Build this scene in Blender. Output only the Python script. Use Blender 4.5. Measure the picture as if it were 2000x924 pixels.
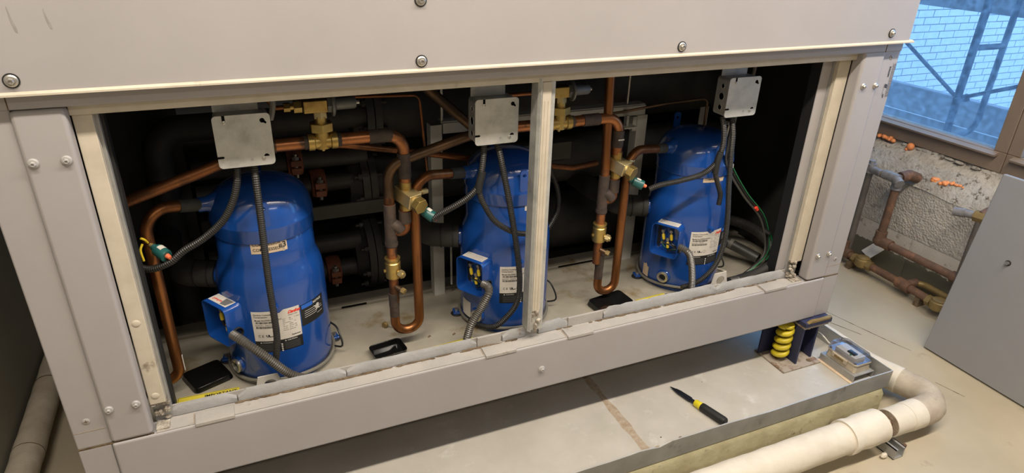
import bpy, bmesh, math, random
from mathutils import Vector, Matrix
random.seed(7)
for o in list(bpy.data.objects): bpy.data.objects.remove(o, do_unlink=True)
SC = bpy.context.scene
COL = SC.collection
PI = math.pi

# ------------------------------------------------------------------ camera
cam_d = bpy.data.cameras.new('camera')
cam = bpy.data.objects.new('camera', cam_d); COL.objects.link(cam); SC.camera = cam
FPX = 1280.0
cam_d.sensor_width = 36.0; cam_d.sensor_fit = 'HORIZONTAL'; cam_d.lens = 36.0*FPX/2000.0
cam_d.clip_start = 0.02
RIGHT = Vector((0.91764838, -0.39638657, 0.02826916))
DOWN = Vector((-0.15065192, -0.41282595, -0.89826429))
FWD = Vector((0.36773014, 0.82003197, -0.43854546))
M = Matrix((( RIGHT.x, -DOWN.x, -FWD.x), (RIGHT.y, -DOWN.y, -FWD.y), (RIGHT.z, -DOWN.z, -FWD.z)))
cam.matrix_world = Matrix.Translation((0.4227, -1.377, 1.547)) @ M.to_4x4()

# ------------------------------------------------------------------ world and light
SC.view_settings.view_transform = 'Standard'
SC.view_settings.look = 'None'
SC.view_settings.exposure = 0.0
SC.view_settings.gamma = 1.0
SC.view_settings.use_curve_mapping = False
W = bpy.data.worlds.new('overcast_sky'); SC.world = W; W.use_nodes = True
bg = W.node_tree.nodes['Background']
bg.inputs[0].default_value = (0.80, 0.90, 1.0, 1); bg.inputs[1].default_value = 3.3

def area(name, loc, sx, sy, power, color):
    d = bpy.data.lights.new(name, 'AREA'); d.shape = 'RECTANGLE'; d.size = sx; d.size_y = sy
    d.energy = power; d.color = color
    o = bpy.data.objects.new(name, d); COL.objects.link(o); o.location = loc
    return o
WARM = (1.0, 0.90, 0.77)
LIGHTS = [(0.1, -0.92, 2.76, 44), (1.45, -0.92, 2.76, 46), (2.75, -0.92, 2.76, 36), (0.4, -2.6, 2.76, 9), (1.9, -2.6, 2.76, 9)]
for i, (x, y, z, p) in enumerate(LIGHTS):
    area('fluorescent_light', (x, y, z), 1.2, 0.10, p, WARM)

# ------------------------------------------------------------------ materials
MATS = {}
def mat(name, c1, c2=None, rough=0.5, metal=0.0, scale=12.0, bump=0.0, bscale=60.0, contrast=(0.35, 0.65),
        spec=0.5, c3=None, s3=4.0, t3=(0.6, 0.72), coat=0.0, trans=0.0, stretch=None, rough2=None):
    m = bpy.data.materials.new(name); m.use_nodes = True
    nt = m.node_tree; N = nt.nodes; L = nt.links
    b = N['Principled BSDF']
    b.inputs['Base Color'].default_value = (*c1, 1)
    b.inputs['Roughness'].default_value = rough
    b.inputs['Metallic'].default_value = metal
    b.inputs['Specular IOR Level'].default_value = spec
    b.inputs['Coat Weight'].default_value = coat
    b.inputs['Transmission Weight'].default_value = trans
    geo = N.new('ShaderNodeNewGeometry')
    src = geo.outputs['Position']
    if stretch:
        vm = N.new('ShaderNodeVectorMath'); vm.operation = 'MULTIPLY'; vm.inputs[1].default_value = stretch
        L.new(src, vm.inputs[0]); src = vm.outputs[0]
    col = None
    if c2 is not None:
        n = N.new('ShaderNodeTexNoise'); n.inputs['Scale'].default_value = scale; n.inputs['Detail'].default_value = 6
        n.inputs['Roughness'].default_value = 0.6
        L.new(src, n.inputs['Vector'])
        r = N.new('ShaderNodeMapRange'); r.inputs[1].default_value = contrast[0]; r.inputs[2].default_value = contrast[1]
        L.new(n.outputs['Fac'], r.inputs[0])
        x = N.new('ShaderNodeMix'); x.data_type = 'RGBA'
        x.inputs[6].default_value = (*c1, 1); x.inputs[7].default_value = (*c2, 1)
        L.new(r.outputs[0], x.inputs[0]); col = x.outputs[2]
        if rough2 is not None:
            rr = N.new('ShaderNodeMapRange'); rr.inputs[3].default_value = rough; rr.inputs[4].default_value = rough2
            L.new(r.outputs[0], rr.inputs[0]); L.new(rr.outputs[0], b.inputs['Roughness'])
    if c3 is not None:
        n = N.new('ShaderNodeTexNoise'); n.inputs['Scale'].default_value = s3; n.inputs['Detail'].default_value = 8
        n.inputs['Roughness'].default_value = 0.65
        L.new(src, n.inputs['Vector'])
        r = N.new('ShaderNodeMapRange'); r.inputs[1].default_value = t3[0]; r.inputs[2].default_value = t3[1]
        L.new(n.outputs['Fac'], r.inputs[0])
        x = N.new('ShaderNodeMix'); x.data_type = 'RGBA'; x.inputs[7].default_value = (*c3, 1)
        if col is not None: L.new(col, x.inputs[6])
        else: x.inputs[6].default_value = (*c1, 1)
        L.new(r.outputs[0], x.inputs[0]); col = x.outputs[2]
    if col is not None: L.new(col, b.inputs['Base Color'])
    if bump:
        n = N.new('ShaderNodeTexNoise'); n.inputs['Scale'].default_value = bscale; n.inputs['Detail'].default_value = 6
        L.new(src, n.inputs['Vector'])
        bp = N.new('ShaderNodeBump'); bp.inputs['Strength'].default_value = bump; bp.inputs['Distance'].default_value = 0.01
        L.new(n.outputs['Fac'], bp.inputs['Height']); L.new(bp.outputs[0], b.inputs['Normal'])
    MATS[name] = m
    return m
mat('cabinet_paint', (0.335, 0.315, 0.315), (0.365, 0.343, 0.343), rough=0.42, scale=3, c3=(0.30, 0.27, 0.25), s3=9, t3=(0.70, 0.80))
mat('ledge_paint', (0.42, 0.39, 0.36), (0.35, 0.33, 0.31), rough=0.5, scale=10, c3=(0.17, 0.12, 0.07), s3=16, t3=(0.62, 0.74), bump=0.1, bscale=150)
mat('cream_seal', (0.56, 0.50, 0.405), (0.49, 0.435, 0.345), rough=0.6, scale=20, c3=(0.22, 0.17, 0.12), s3=14, t3=(0.66, 0.76))
mat('torn_foam', (0.55, 0.50, 0.42), (0.20, 0.16, 0.12), rough=0.9, scale=60, bump=0.8, bscale=120)
mat('strip_foam', (0.36, 0.355, 0.355), (0.29, 0.285, 0.28), rough=0.7, scale=14, c3=(0.16, 0.12, 0.08), s3=18, t3=(0.64, 0.72), bump=0.15, bscale=80)
mat('dirt', (0.09, 0.06, 0.035), (0.20, 0.14, 0.08), rough=0.95, scale=80, bump=0.6, bscale=200)
mat('galvanised', (0.46, 0.46, 0.44), (0.56, 0.56, 0.53), rough=0.42, metal=0.45, scale=30, c3=(0.34, 0.34, 0.32), s3=12, t3=(0.52, 0.7))
mat('galvanised_dull', (0.36, 0.36, 0.35), (0.44, 0.44, 0.43), rough=0.5, metal=0.55, scale=25)
mat('pan_metal', (0.42, 0.39, 0.34), (0.48, 0.45, 0.40), rough=0.55, metal=0.1, scale=7, c3=(0.56, 0.54, 0.50), s3=13, t3=(0.58, 0.75))
mat('pan_rim_metal', (0.36, 0.355, 0.335), (0.46, 0.455, 0.43), rough=0.42, metal=0.45, scale=14, c3=(0.20, 0.18, 0.16), s3=9, t3=(0.6, 0.75))
mat('solder', (0.30, 0.22, 0.15), (0.40, 0.33, 0.25), rough=0.8, scale=60, bump=0.5, bscale=150)
mat('bolt_metal', (0.52, 0.50, 0.46), (0.42, 0.40, 0.37), rough=0.32, metal=0.8, scale=80)
mat('painted_bolt', (0.37, 0.355, 0.345), rough=0.4)
mat('black_rubber', (0.012, 0.012, 0.012), rough=0.6)
mat('black_gap', (0.004, 0.004, 0.004), rough=0.9, spec=0.1)
mat('base_pan_paint', (0.34, 0.31, 0.25), (0.27, 0.245, 0.195), rough=0.65, scale=8, c3=(0.19, 0.14, 0.07), s3=7, t3=(0.56, 0.68), bump=0.06, bscale=90)
mat('frame_steel', (0.55, 0.54, 0.49), (0.46, 0.45, 0.41), rough=0.55, scale=9)
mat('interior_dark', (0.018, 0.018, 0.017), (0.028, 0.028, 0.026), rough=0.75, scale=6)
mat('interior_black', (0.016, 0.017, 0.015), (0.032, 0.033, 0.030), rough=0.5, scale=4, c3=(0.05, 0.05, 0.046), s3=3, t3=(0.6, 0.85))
mat('interior_grey', (0.075, 0.075, 0.065), (0.055, 0.055, 0.048), rough=0.7, scale=5)
mat('insulation_black', (0.022, 0.022, 0.021), (0.045, 0.044, 0.041), rough=0.62, scale=9, bump=0.1, bscale=40)
mat('black_iron', (0.030, 0.030, 0.029), (0.048, 0.046, 0.043), rough=0.55, scale=15)
mat('rust_red', (0.24, 0.075, 0.035), (0.15, 0.05, 0.025), rough=0.6, scale=25, bump=0.1)
mat('comp_blue', (0.007, 0.056, 0.265), (0.009, 0.065, 0.295), rough=0.20, spec=0.6, scale=4, coat=0.5)
mat('cover_blue', (0.007, 0.060, 0.285), rough=0.24, coat=0.4)
mat('copper', (0.34, 0.135, 0.052), (0.20, 0.08, 0.036), rough=0.34, metal=0.8, scale=16, c3=(0.10, 0.055, 0.032), s3=11, t3=(0.52, 0.66), rough2=0.45)
mat('copper_bare', (0.46, 0.19, 0.078), (0.32, 0.125, 0.05), rough=0.32, metal=0.8, scale=22, c3=(0.10, 0.06, 0.045), s3=24, t3=(0.56, 0.66), stretch=(1, 1, 1))
mat('copper_leg', (0.31, 0.125, 0.042), (0.19, 0.075, 0.028), rough=0.36, metal=0.8, scale=10, stretch=(6, 6, 0.6), c3=(0.12, 0.06, 0.03), s3=10, t3=(0.58, 0.68))
mat('copper_dark', (0.15, 0.085, 0.045), (0.075, 0.05, 0.032), rough=0.4, metal=0.7, scale=14)
mat('brazed_dark', (0.042, 0.034, 0.030), (0.085, 0.058, 0.045), rough=0.6, metal=0.2, scale=40, bump=0.15, bscale=120)
mat('sleeve_black', (0.03, 0.032, 0.028), (0.055, 0.055, 0.048), rough=0.6, scale=25)
mat('brass', (0.52, 0.38, 0.13), (0.40, 0.27, 0.085), rough=0.34, metal=0.85, scale=26, c3=(0.22, 0.13, 0.05), s3=18, t3=(0.58, 0.72))
mat('brass_pale', (0.60, 0.50, 0.26), (0.50, 0.38, 0.17), rough=0.36, metal=0.75, scale=22)
mat('valve_grey', (0.13, 0.135, 0.13), (0.17, 0.17, 0.165), rough=0.45, metal=0.3, scale=30)
mat('conduit_black', (0.015, 0.014, 0.013), (0.023, 0.021, 0.019), rough=0.45, spec=0.5, scale=30)
mat('conduit_power', (0.062, 0.056, 0.047), (0.085, 0.077, 0.065), rough=0.36, spec=0.8, scale=30)
mat('hose_black', (0.030, 0.029, 0.027), (0.042, 0.040, 0.037), rough=0.42, spec=0.7, scale=20)
mat('wire_black', (0.015, 0.015, 0.015), rough=0.4)
mat('wire_green', (0.015, 0.15, 0.055), rough=0.4)
mat('wire_grey', (0.16, 0.15, 0.125), rough=0.5)
mat('wire_dim', (0.06, 0.057, 0.05), rough=0.5)
mat('wire_white', (0.55, 0.52, 0.44), rough=0.5)
mat('yellow_plastic', (0.75, 0.55, 0.03), rough=0.4)
mat('teal_plastic', (0.012, 0.085, 0.085), (0.02, 0.11, 0.10), rough=0.35, scale=30)
mat('orange_tip', (0.72, 0.16, 0.07), rough=0.5)
mat('label_white', (0.66, 0.62, 0.56), (0.58, 0.54, 0.48), rough=0.5, scale=30)
mat('label_tan', (0.66, 0.52, 0.37), (0.58, 0.44, 0.30), rough=0.6, scale=40)
mat('label_black', (0.012, 0.012, 0.012), rough=0.45)
mat('print_black', (0.012, 0.012, 0.014), rough=0.6)
mat('print_grey', (0.14, 0.14, 0.14), rough=0.6)
mat('print_red', (0.70, 0.045, 0.02), rough=0.6)
mat('print_white', (0.62, 0.60, 0.56), rough=0.6)
mat('print_blue', (0.02, 0.12, 0.5), rough=0.6)
mat('torn_paper', (0.62, 0.60, 0.56), (0.40, 0.38, 0.35), rough=0.8, scale=60)
mat('label_yellow', (0.70, 0.58, 0.06), (0.60, 0.50, 0.05), rough=0.5, scale=12)
mat('tray_black', (0.006, 0.006, 0.006), rough=0.12, spec=0.6)
mat('floor_paint', (0.46, 0.40, 0.295), (0.39, 0.335, 0.245), rough=0.5, scale=2.2, c3=(0.20, 0.155, 0.095), s3=5.5, t3=(0.60, 0.74), bump=0.05, bscale=30)
mat('pad_paint', (0.43, 0.39, 0.24), (0.33, 0.29, 0.17), rough=0.6, scale=9, c3=(0.16, 0.13, 0.08), s3=22, t3=(0.60, 0.70), bump=0.5, bscale=22)
mat('pipe_wrap', (0.68, 0.625, 0.53), (0.58, 0.525, 0.435), rough=0.75, scale=9, bump=0.25, bscale=26, c3=(0.42, 0.36, 0.28), s3=7, t3=(0.66, 0.78))
mat('pipe_wrap_dirty', (0.50, 0.44, 0.35), (0.38, 0.32, 0.25), rough=0.8, scale=12, bump=0.35, bscale=30, c3=(0.25, 0.19, 0.13), s3=16, t3=(0.6, 0.74))
mat('wool_tan', (0.40, 0.33, 0.25), (0.25, 0.19, 0.13), rough=0.95, scale=40, bump=0.6, bscale=90)
mat('rust_iron', (0.16, 0.085, 0.05), (0.10, 0.055, 0.035), rough=0.7, scale=30, bump=0.2, bscale=90, c3=(0.26, 0.12, 0.06), s3=20, t3=(0.55, 0.7))
mat('dark_pipe', (0.10, 0.085, 0.07), (0.15, 0.13, 0.11), rough=0.55, scale=14)
mat('galv_fitting', (0.30, 0.29, 0.29), (0.22, 0.20, 0.19), rough=0.55, metal=0.3, scale=40)
mat('old_brass', (0.30, 0.21, 0.08), (0.20, 0.14, 0.055), rough=0.5, metal=0.4, scale=26)
mat('foam_orange', (0.85, 0.33, 0.12), (0.75, 0.26, 0.09), rough=0.55, scale=40, bump=0.3, bscale=90)
mat('window_frame_paint', (0.245, 0.185, 0.135), (0.21, 0.155, 0.11), rough=0.5, scale=6)
mat('spring_yellow', (0.62, 0.50, 0.02), (0.48, 0.38, 0.02), rough=0.4, scale=40)
mat('iso_blue', (0.018, 0.022, 0.06), (0.03, 0.035, 0.085), rough=0.5, scale=20)
mat('rusty_plate', (0.34, 0.29, 0.24), (0.16, 0.085, 0.045), rough=0.7, scale=26, contrast=(0.5, 0.66))
mat('beige_plastic', (0.52, 0.44, 0.33), (0.42, 0.35, 0.26), rough=0.5, scale=30)
mat('panel_paint', (0.25, 0.25, 0.26), (0.265, 0.265, 0.275), rough=0.45, scale=3)
mat('driver_black', (0.010, 0.010, 0.010), rough=0.55)
mat('driver_yellow', (0.62, 0.52, 0.02), rough=0.25, spec=0.6)
mat('steel_dark', (0.03, 0.035, 0.05), rough=0.35, metal=0.7)
mat('wall_grey', (0.30, 0.285, 0.235), (0.25, 0.235, 0.19), rough=0.7, scale=3)
mat('wall_paint', (0.30, 0.285, 0.255), (0.27, 0.255, 0.225), rough=0.8, scale=3)
mat('ceiling_paint', (0.30, 0.29, 0.27), rough=0.9)
mat('brick_white', (0.78, 0.78, 0.78), (0.70, 0.70, 0.70), rough=0.85, scale=14, bump=0.2, bscale=60)
mat('mortar_grey', (0.33, 0.33, 0.34), rough=0.9)
mat('outside_grey', (0.24, 0.24, 0.25), (0.28, 0.28, 0.29), rough=0.85, scale=20)
mat('scaffold_paint', (0.06, 0.07, 0.09), rough=0.6)
mat('outside_ground', (0.25, 0.25, 0.25), rough=0.9)
mat('scuff_grey', (0.24, 0.22, 0.215), (0.30, 0.28, 0.275), rough=0.5, scale=60)
mat('paper_white', (0.65, 0.63, 0.60), rough=0.7)

# block wall: pale paint with a dirty green-grey painted base
def block_mat():
    m = bpy.data.materials.new('block_paint'); m.use_nodes = True
    nt = m.node_tree; N = nt.nodes; L = nt.links; b = N['Principled BSDF']; b.inputs['Roughness'].default_value = 0.8
    g = N.new('ShaderNodeNewGeometry')
    def noise(s, d=6):
        n = N.new('ShaderNodeTexNoise'); n.inputs['Scale'].default_value = s; n.inputs['Detail'].default_value = d
        L.new(g.outputs['Position'], n.inputs['Vector']); return n.outputs['Fac']
    def rng(i, a, c, o0=0, o1=1):
        r = N.new('ShaderNodeMapRange'); r.inputs[1].default_value = a; r.inputs[2].default_value = c
        r.inputs[3].default_value = o0; r.inputs[4].default_value = o1; L.new(i, r.inputs[0]); return r.outputs[0]
    def mix(f, a, c):
        x = N.new('ShaderNodeMix'); x.data_type = 'RGBA'; L.new(f, x.inputs[0])
        for k, v in ((6, a), (7, c)):
            if isinstance(v, tuple): x.inputs[k].default_value = (*v, 1)
            else: L.new(v, x.inputs[k])
        return x.outputs[2]
    c = mix(rng(noise(5), 0.35, 0.65), (0.50, 0.46, 0.40), (0.42, 0.385, 0.335))
    c = mix(rng(noise(28), 0.60, 0.72), c, (0.25, 0.22, 0.19))
    sx = N.new('ShaderNodeSeparateXYZ'); L.new(g.outputs['Position'], sx.inputs[0])
    ad = N.new('ShaderNodeMath'); ad.operation = 'MULTIPLY_ADD'; L.new(noise(30), ad.inputs[0]); ad.inputs[1].default_value = 0.05
    L.new(sx.outputs['Z'], ad.inputs[2])
    c = mix(rng(ad.outputs[0], 0.148, 0.152), (0.115, 0.105, 0.075), c)
    L.new(c, b.inputs['Base Color'])
    v = N.new('ShaderNodeTexVoronoi'); v.inputs['Scale'].default_value = 95; L.new(g.outputs['Position'], v.inputs['Vector'])
    h = N.new('ShaderNodeMath'); h.operation = 'ADD'; L.new(v.outputs['Distance'], h.inputs[0]); L.new(noise(45), h.inputs[1])
    bp = N.new('ShaderNodeBump'); bp.inputs['Strength'].default_value = 0.55; bp.inputs['Distance'].default_value = 0.008
    L.new(h.outputs[0], bp.inputs['Height']); L.new(bp.outputs[0], b.inputs['Normal'])
    MATS['block_paint'] = m
    m2 = m.copy(); m2.name = 'block_smooth'
    for n in m2.node_tree.nodes:
        if n.type == 'BUMP': n.inputs['Strength'].default_value = 0.12
    MATS['block_smooth'] = m2
block_mat()
mat('ledge_concrete', (0.46, 0.43, 0.385), (0.34, 0.31, 0.265), rough=0.92, spec=0.2, scale=14, c3=(0.10, 0.08, 0.06), s3=34, t3=(0.56, 0.66), bump=0.9, bscale=60)

def film_mat():
    m = bpy.data.materials.new('blue_film_glass'); m.use_nodes = True
    nt = m.node_tree; N = nt.nodes; L = nt.links
    for n in list(N): N.remove(n)
    out = N.new('ShaderNodeOutputMaterial')
    t = N.new('ShaderNodeBsdfTransparent'); t.inputs[0].default_value = (0.565, 0.765, 0.985, 1)
    d = N.new('ShaderNodeBsdfTranslucent'); d.inputs[0].default_value = (0.42, 0.66, 0.96, 1)
    gl = N.new('ShaderNodeBsdfGlossy'); gl.inputs['Roughness'].default_value = 0.08
    geo = N.new('ShaderNodeNewGeometry'); no = N.new('ShaderNodeTexNoise'); no.inputs['Scale'].default_value = 40; no.inputs['Detail'].default_value = 8
    L.new(geo.outputs['Position'], no.inputs['Vector'])
    r = N.new('ShaderNodeMapRange'); r.inputs[1].default_value = 0.4; r.inputs[2].default_value = 0.75; r.inputs[3].default_value = 0.05; r.inputs[4].default_value = 0.16
    L.new(no.outputs['Fac'], r.inputs[0])
    a = N.new('ShaderNodeMixShader'); L.new(r.outputs[0], a.inputs[0]); L.new(t.outputs[0], a.inputs[1]); L.new(d.outputs[0], a.inputs[2])
    b = N.new('ShaderNodeMixShader'); b.inputs[0].default_value = 0.03
    L.new(a.outputs[0], b.inputs[1]); L.new(gl.outputs[0], b.inputs[2]); L.new(b.outputs[0], out.inputs[0])
    MATS['blue_film_glass'] = m
film_mat()
def clear_mat():
    m = bpy.data.materials.new('clear_cover'); m.use_nodes = True
    nt = m.node_tree; N = nt.nodes; L = nt.links
    for n in list(N): N.remove(n)
    out = N.new('ShaderNodeOutputMaterial')
    t = N.new('ShaderNodeBsdfTransparent'); t.inputs[0].default_value = (0.74, 0.75, 0.78, 1)
    g = N.new('ShaderNodeBsdfGlossy'); g.inputs['Roughness'].default_value = 0.12; g.inputs[0].default_value = (0.9, 0.9, 0.95, 1)
    f = N.new('ShaderNodeFresnel'); f.inputs[0].default_value = 1.6
    r = N.new('ShaderNodeMapRange'); r.inputs[3].default_value = 0.03; r.inputs[4].default_value = 0.55; L.new(f.outputs[0], r.inputs[0])
    b = N.new('ShaderNodeMixShader'); L.new(r.outputs[0], b.inputs[0]); L.new(t.outputs[0], b.inputs[1]); L.new(g.outputs[0], b.inputs[2])
    L.new(b.outputs[0], out.inputs[0]); MATS['clear_cover'] = m
clear_mat()
def lamp_mat():
    m = bpy.data.materials.new('lamp_tube'); m.use_nodes = True
    b = m.node_tree.nodes['Principled BSDF']; b.inputs['Emission Color'].default_value = (*WARM, 1); b.inputs['Emission Strength'].default_value = 9
    MATS['lamp_tube'] = m
lamp_mat()

# ------------------------------------------------------------------ mesh helpers
def frames(path, closed=False):
    n = len(path); T = []
    for i in range(n):
        if closed: t = path[(i+1) % n]-path[i-1]
        elif i == 0: t = path[1]-path[0]
        elif i == n-1: t = path[-1]-path[-2]
        else: t = (path[i+1]-path[i]).normalized()+(path[i]-path[i-1]).normalized()
        T.append(t.normalized() if t.length > 1e-9 else Vector((0, 0, 1)))
    up = Vector((0, 0, 1)) if abs(T[0].z) < 0.9 else Vector((1, 0, 0))
    u = T[0].cross(up).normalized(); out = []
    for t in T:
        u = (u-t*u.dot(t)); u = u.normalized() if u.length > 1e-9 else t.orthogonal().normalized()
        out.append((t, u, t.cross(u)))
    return out
def fillet(pts, rad, seg=8):
    pts = [Vector(p) for p in pts]; out = [pts[0]]
    for i in range(1, len(pts)-1):
        a, b, c = pts[i-1], pts[i], pts[i+1]
        r = rad[i-1] if isinstance(rad, (list, tuple)) else rad
        d1 = (a-b).normalized(); d2 = (c-b).normalized()
        ang = d1.angle(d2)
        if ang > PI-0.01 or r <= 0: out.append(b); continue
        tl = min(r/math.tan(ang/2), (a-b).length*0.49, (c-b).length*0.49); rr = tl*math.tan(ang/2)
        cen = b+(d1+d2).normalized()*(rr/math.sin(ang/2))
        s = b+d1*tl-cen; e = b+d2*tl-cen; tot = s.angle(e); ax = s.cross(e).normalized()
        for k in range(seg+1):
            out.append(cen+Matrix.Rotation(tot*k/seg, 3, ax) @ s)
    out.append(pts[-1]); return out
def spline(pts, step=0.006):
    P = [Vector(p) for p in pts]; P = [2*P[0]-P[1]]+P+[2*P[-1]-P[-2]]; out = []
    for i in range(1, len(P)-2):
        n = max(2, int((P[i+1]-P[i]).length/0.002))
        for k in range(n):
            t = k/n; p0, p1, p2, p3 = P[i-1:i+3]
            out.append(0.5*((2*p1)+(p2-p0)*t+(2*p0-5*p1+4*p2-p3)*t*t+(3*p1-p0-3*p2+p3)*t**3))
    out.append(P[-2])
    return resample(out, step)
def resample(path, step):
    L = [0]
    for i in range(1, len(path)): L.append(L[-1]+(path[i]-path[i-1]).length)
    n = max(2, int(round(L[-1]/step))); res = []; j = 0
    for k in range(n+1):
        s = L[-1]*k/n
        while j < len(L)-2 and L[j+1] < s: j += 1
        d = L[j+1]-L[j]; t = (s-L[j])/d if d > 1e-12 else 0
        res.append(path[j].lerp(path[j+1], t))
    return res
def sub(path, a, b):
    """piece of a path between fractions a and b of its length"""
    q = resample(path, 0.004); n = len(q)-1
    return q[int(a*n):max(int(a*n)+2, int(b*n)+1)]

class MB:
    def __init__(s): s.v = []; s.f = []
    def add(s, vs, fs):
        o = len(s.v); s.v += [Vector(v) for v in vs]; s.f += [[i+o for i in f] for f in fs]; return s
    def box(s, a, b):
        x0, y0, z0 = (min(p, q) for p, q in zip(a, b)); x1, y1, z1 = (max(p, q) for p, q in zip(a, b))
        return s.add([(x0,y0,z0),(x1,y0,z0),(x1,y1,z0),(x0,y1,z0),(x0,y0,z1),(x1,y0,z1),(x1,y1,z1),(x0,y1,z1)],
            [(0,3,2,1),(4,5,6,7),(0,1,5,4),(1,2,6,5),(2,3,7,6),(3,0,4,7)])
    def obox(s, c, ax, ay, az, hx, hy, hz):
        c = Vector(c); vs = []
        for k in (-1, 1):
            for (i, j) in ((-1,-1),(1,-1),(1,1),(-1,1)): vs.append(c+ax*hx*i+ay*hy*j+az*hz*k)
        return s.add(vs, [(0,3,2,1),(4,5,6,7),(0,1,5,4),(1,2,6,5),(2,3,7,6),(3,0,4,7)])
    def tube(s, path, r, n=14, caps=True, rad=None, closed=False):
        path = [Vector(p) for p in path]; F = frames(path, closed); vs = []; fs = []
        for i, (p, (t, u, w)) in enumerate(zip(path, F)):
            rr = rad[i] if rad else r
            for k in range(n):
                a = 2*PI*k/n; vs.append(p+(u*math.cos(a)+w*math.sin(a))*rr)
        m = len(path)
        for i in range(m if closed else m-1):
            for k in range(n):
                a = i*n+k; b = i*n+(k+1) % n; c = ((i+1) % m)*n+(k+1) % n; d = ((i+1) % m)*n+k
                fs.append((a, b, c, d))
        if caps and not closed:
            fs.append(tuple(range(n-1, -1, -1))); fs.append(tuple((m-1)*n+k for k in range(n)))
        return s.add(vs, fs)
    def cyl(s, a, b, r, n=16, r2=None):
        return s.tube([a, b], r, n, True, [r, r if r2 is None else r2])
    def lathe(s, prof, cen=(0,0,0), axis=(0,0,1), n=40):
        ax = Vector(axis).normalized(); u = ax.orthogonal().normalized(); w = ax.cross(u); cen = Vector(cen); vs = []; fs = []
        for (r, h) in prof:
            for k in range(n):
                a = 2*PI*k/n; vs.append(cen+ax*h+(u*math.cos(a)+w*math.sin(a))*max(r, 1e-5))
        for i in range(len(prof)-1):
            for k in range(n):
                fs.append((i*n+k, i*n+(k+1) % n, (i+1)*n+(k+1) % n, (i+1)*n+k))
        fs.append(tuple(range(n-1, -1, -1))); fs.append(tuple((len(prof)-1)*n+k for k in range(n)))
        return s.add(vs, fs)
    def prism(s, poly, ax, ay, az, org, h0, h1):
        org = Vector(org); n = len(poly); vs = [org+ax*p[0]+ay*p[1]+az*h0 for p in poly]+[org+ax*p[0]+ay*p[1]+az*h1 for p in poly]
        fs = [tuple(range(n-1, -1, -1)), tuple(range(n, 2*n))]+[(i, (i+1) % n, n+(i+1) % n, n+i) for i in range(n)]
        return s.add(vs, fs)
    def sphere(s, c, r, n=12, sq=(1,1,1)):
        c = Vector(c); vs = []; fs = []; m = n//2
        for i in range(m+1):
            th = PI*i/m
            for k in range(n):
                ph = 2*PI*k/n; vs.append(c+Vector((math.sin(th)*math.cos(ph)*r*sq[0], math.sin(th)*math.sin(ph)*r*sq[1], math.cos(th)*r*sq[2])))
        for i in range(m):
            for k in range(n): fs.append((i*n+k, (i+1)*n+k, (i+1)*n+(k+1) % n, i*n+(k+1) % n))
        return s.add(vs, fs)
    def hexa(s, c, axis, r, h):
        ax = Vector(axis).normalized(); return s.tube([Vector(c), Vector(c)+ax*h], r, 6)
    def build(s, name, m, parent=None, org=None, bevel=0, smooth=38, bseg=2):
        if parent is not None and org is None: org = parent.get('_org', (0, 0, 0))
        o3 = Vector(org) if org is not None else Vector((0, 0, 0))
        me = bpy.data.meshes.new(name); me.from_pydata([v-o3 for v in s.v], [], s.f)
        bm = bmesh.new(); bm.from_mesh(me); bmesh.ops.remove_doubles(bm, verts=bm.verts, dist=1e-6)
        bmesh.ops.recalc_face_normals(bm, faces=bm.faces); bm.to_mesh(me); bm.free()
        me.materials.append(MATS[m]); me.shade_smooth(); me.set_sharp_from_angle(angle=math.radians(smooth))
        o = bpy.data.objects.new(name, me); COL.objects.link(o)
        if parent is not None: o.parent = parent
        elif org is not None: o.location = o3
        o['_org'] = tuple(o3)
        if bevel:
            b = o.modifiers.new('bevel', 'BEVEL'); b.width = bevel; b.segments = bseg; b.limit_method = 'ANGLE'; b.angle_limit = math.radians(50)
            b.harden_normals = True
        return o
def tag(o, label, cat=None, group=None, kind=None):
    if label: o['label'] = label
    if cat: o['category'] = cat
    if group: o['group'] = group
    if kind: o['kind'] = kind
    return o
def thing(name, label, cat, loc=(0,0,0), group=None):
    o = bpy.data.objects.new(name, None); COL.objects.link(o); o.location = loc; o['_org'] = tuple(loc)
    o.empty_display_size = 0.05
    return tag(o, label, cat, group)
def struct(o): o['kind'] = 'structure'; return o
X, Y, Z = Vector((1,0,0)), Vector((0,1,0)), Vector((0,0,1))
def rrect(w, h, r, seg=4):
    out = []
    for (cx, cy, a0) in ((w/2-r, h/2-r, 0), (-w/2+r, h/2-r, PI/2), (-w/2+r, -h/2+r, PI), (w/2-r, -h/2+r, 1.5*PI)):
        for k in range(seg+1):
            a = a0+PI/2*k/seg; out.append((cx+r*math.cos(a), cy+r*math.sin(a)))
    return out
def circ(cx, cy, r, n=12): return [(cx+r*math.cos(2*PI*k/n), cy+r*math.sin(2*PI*k/n)) for k in range(n)]

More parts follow.
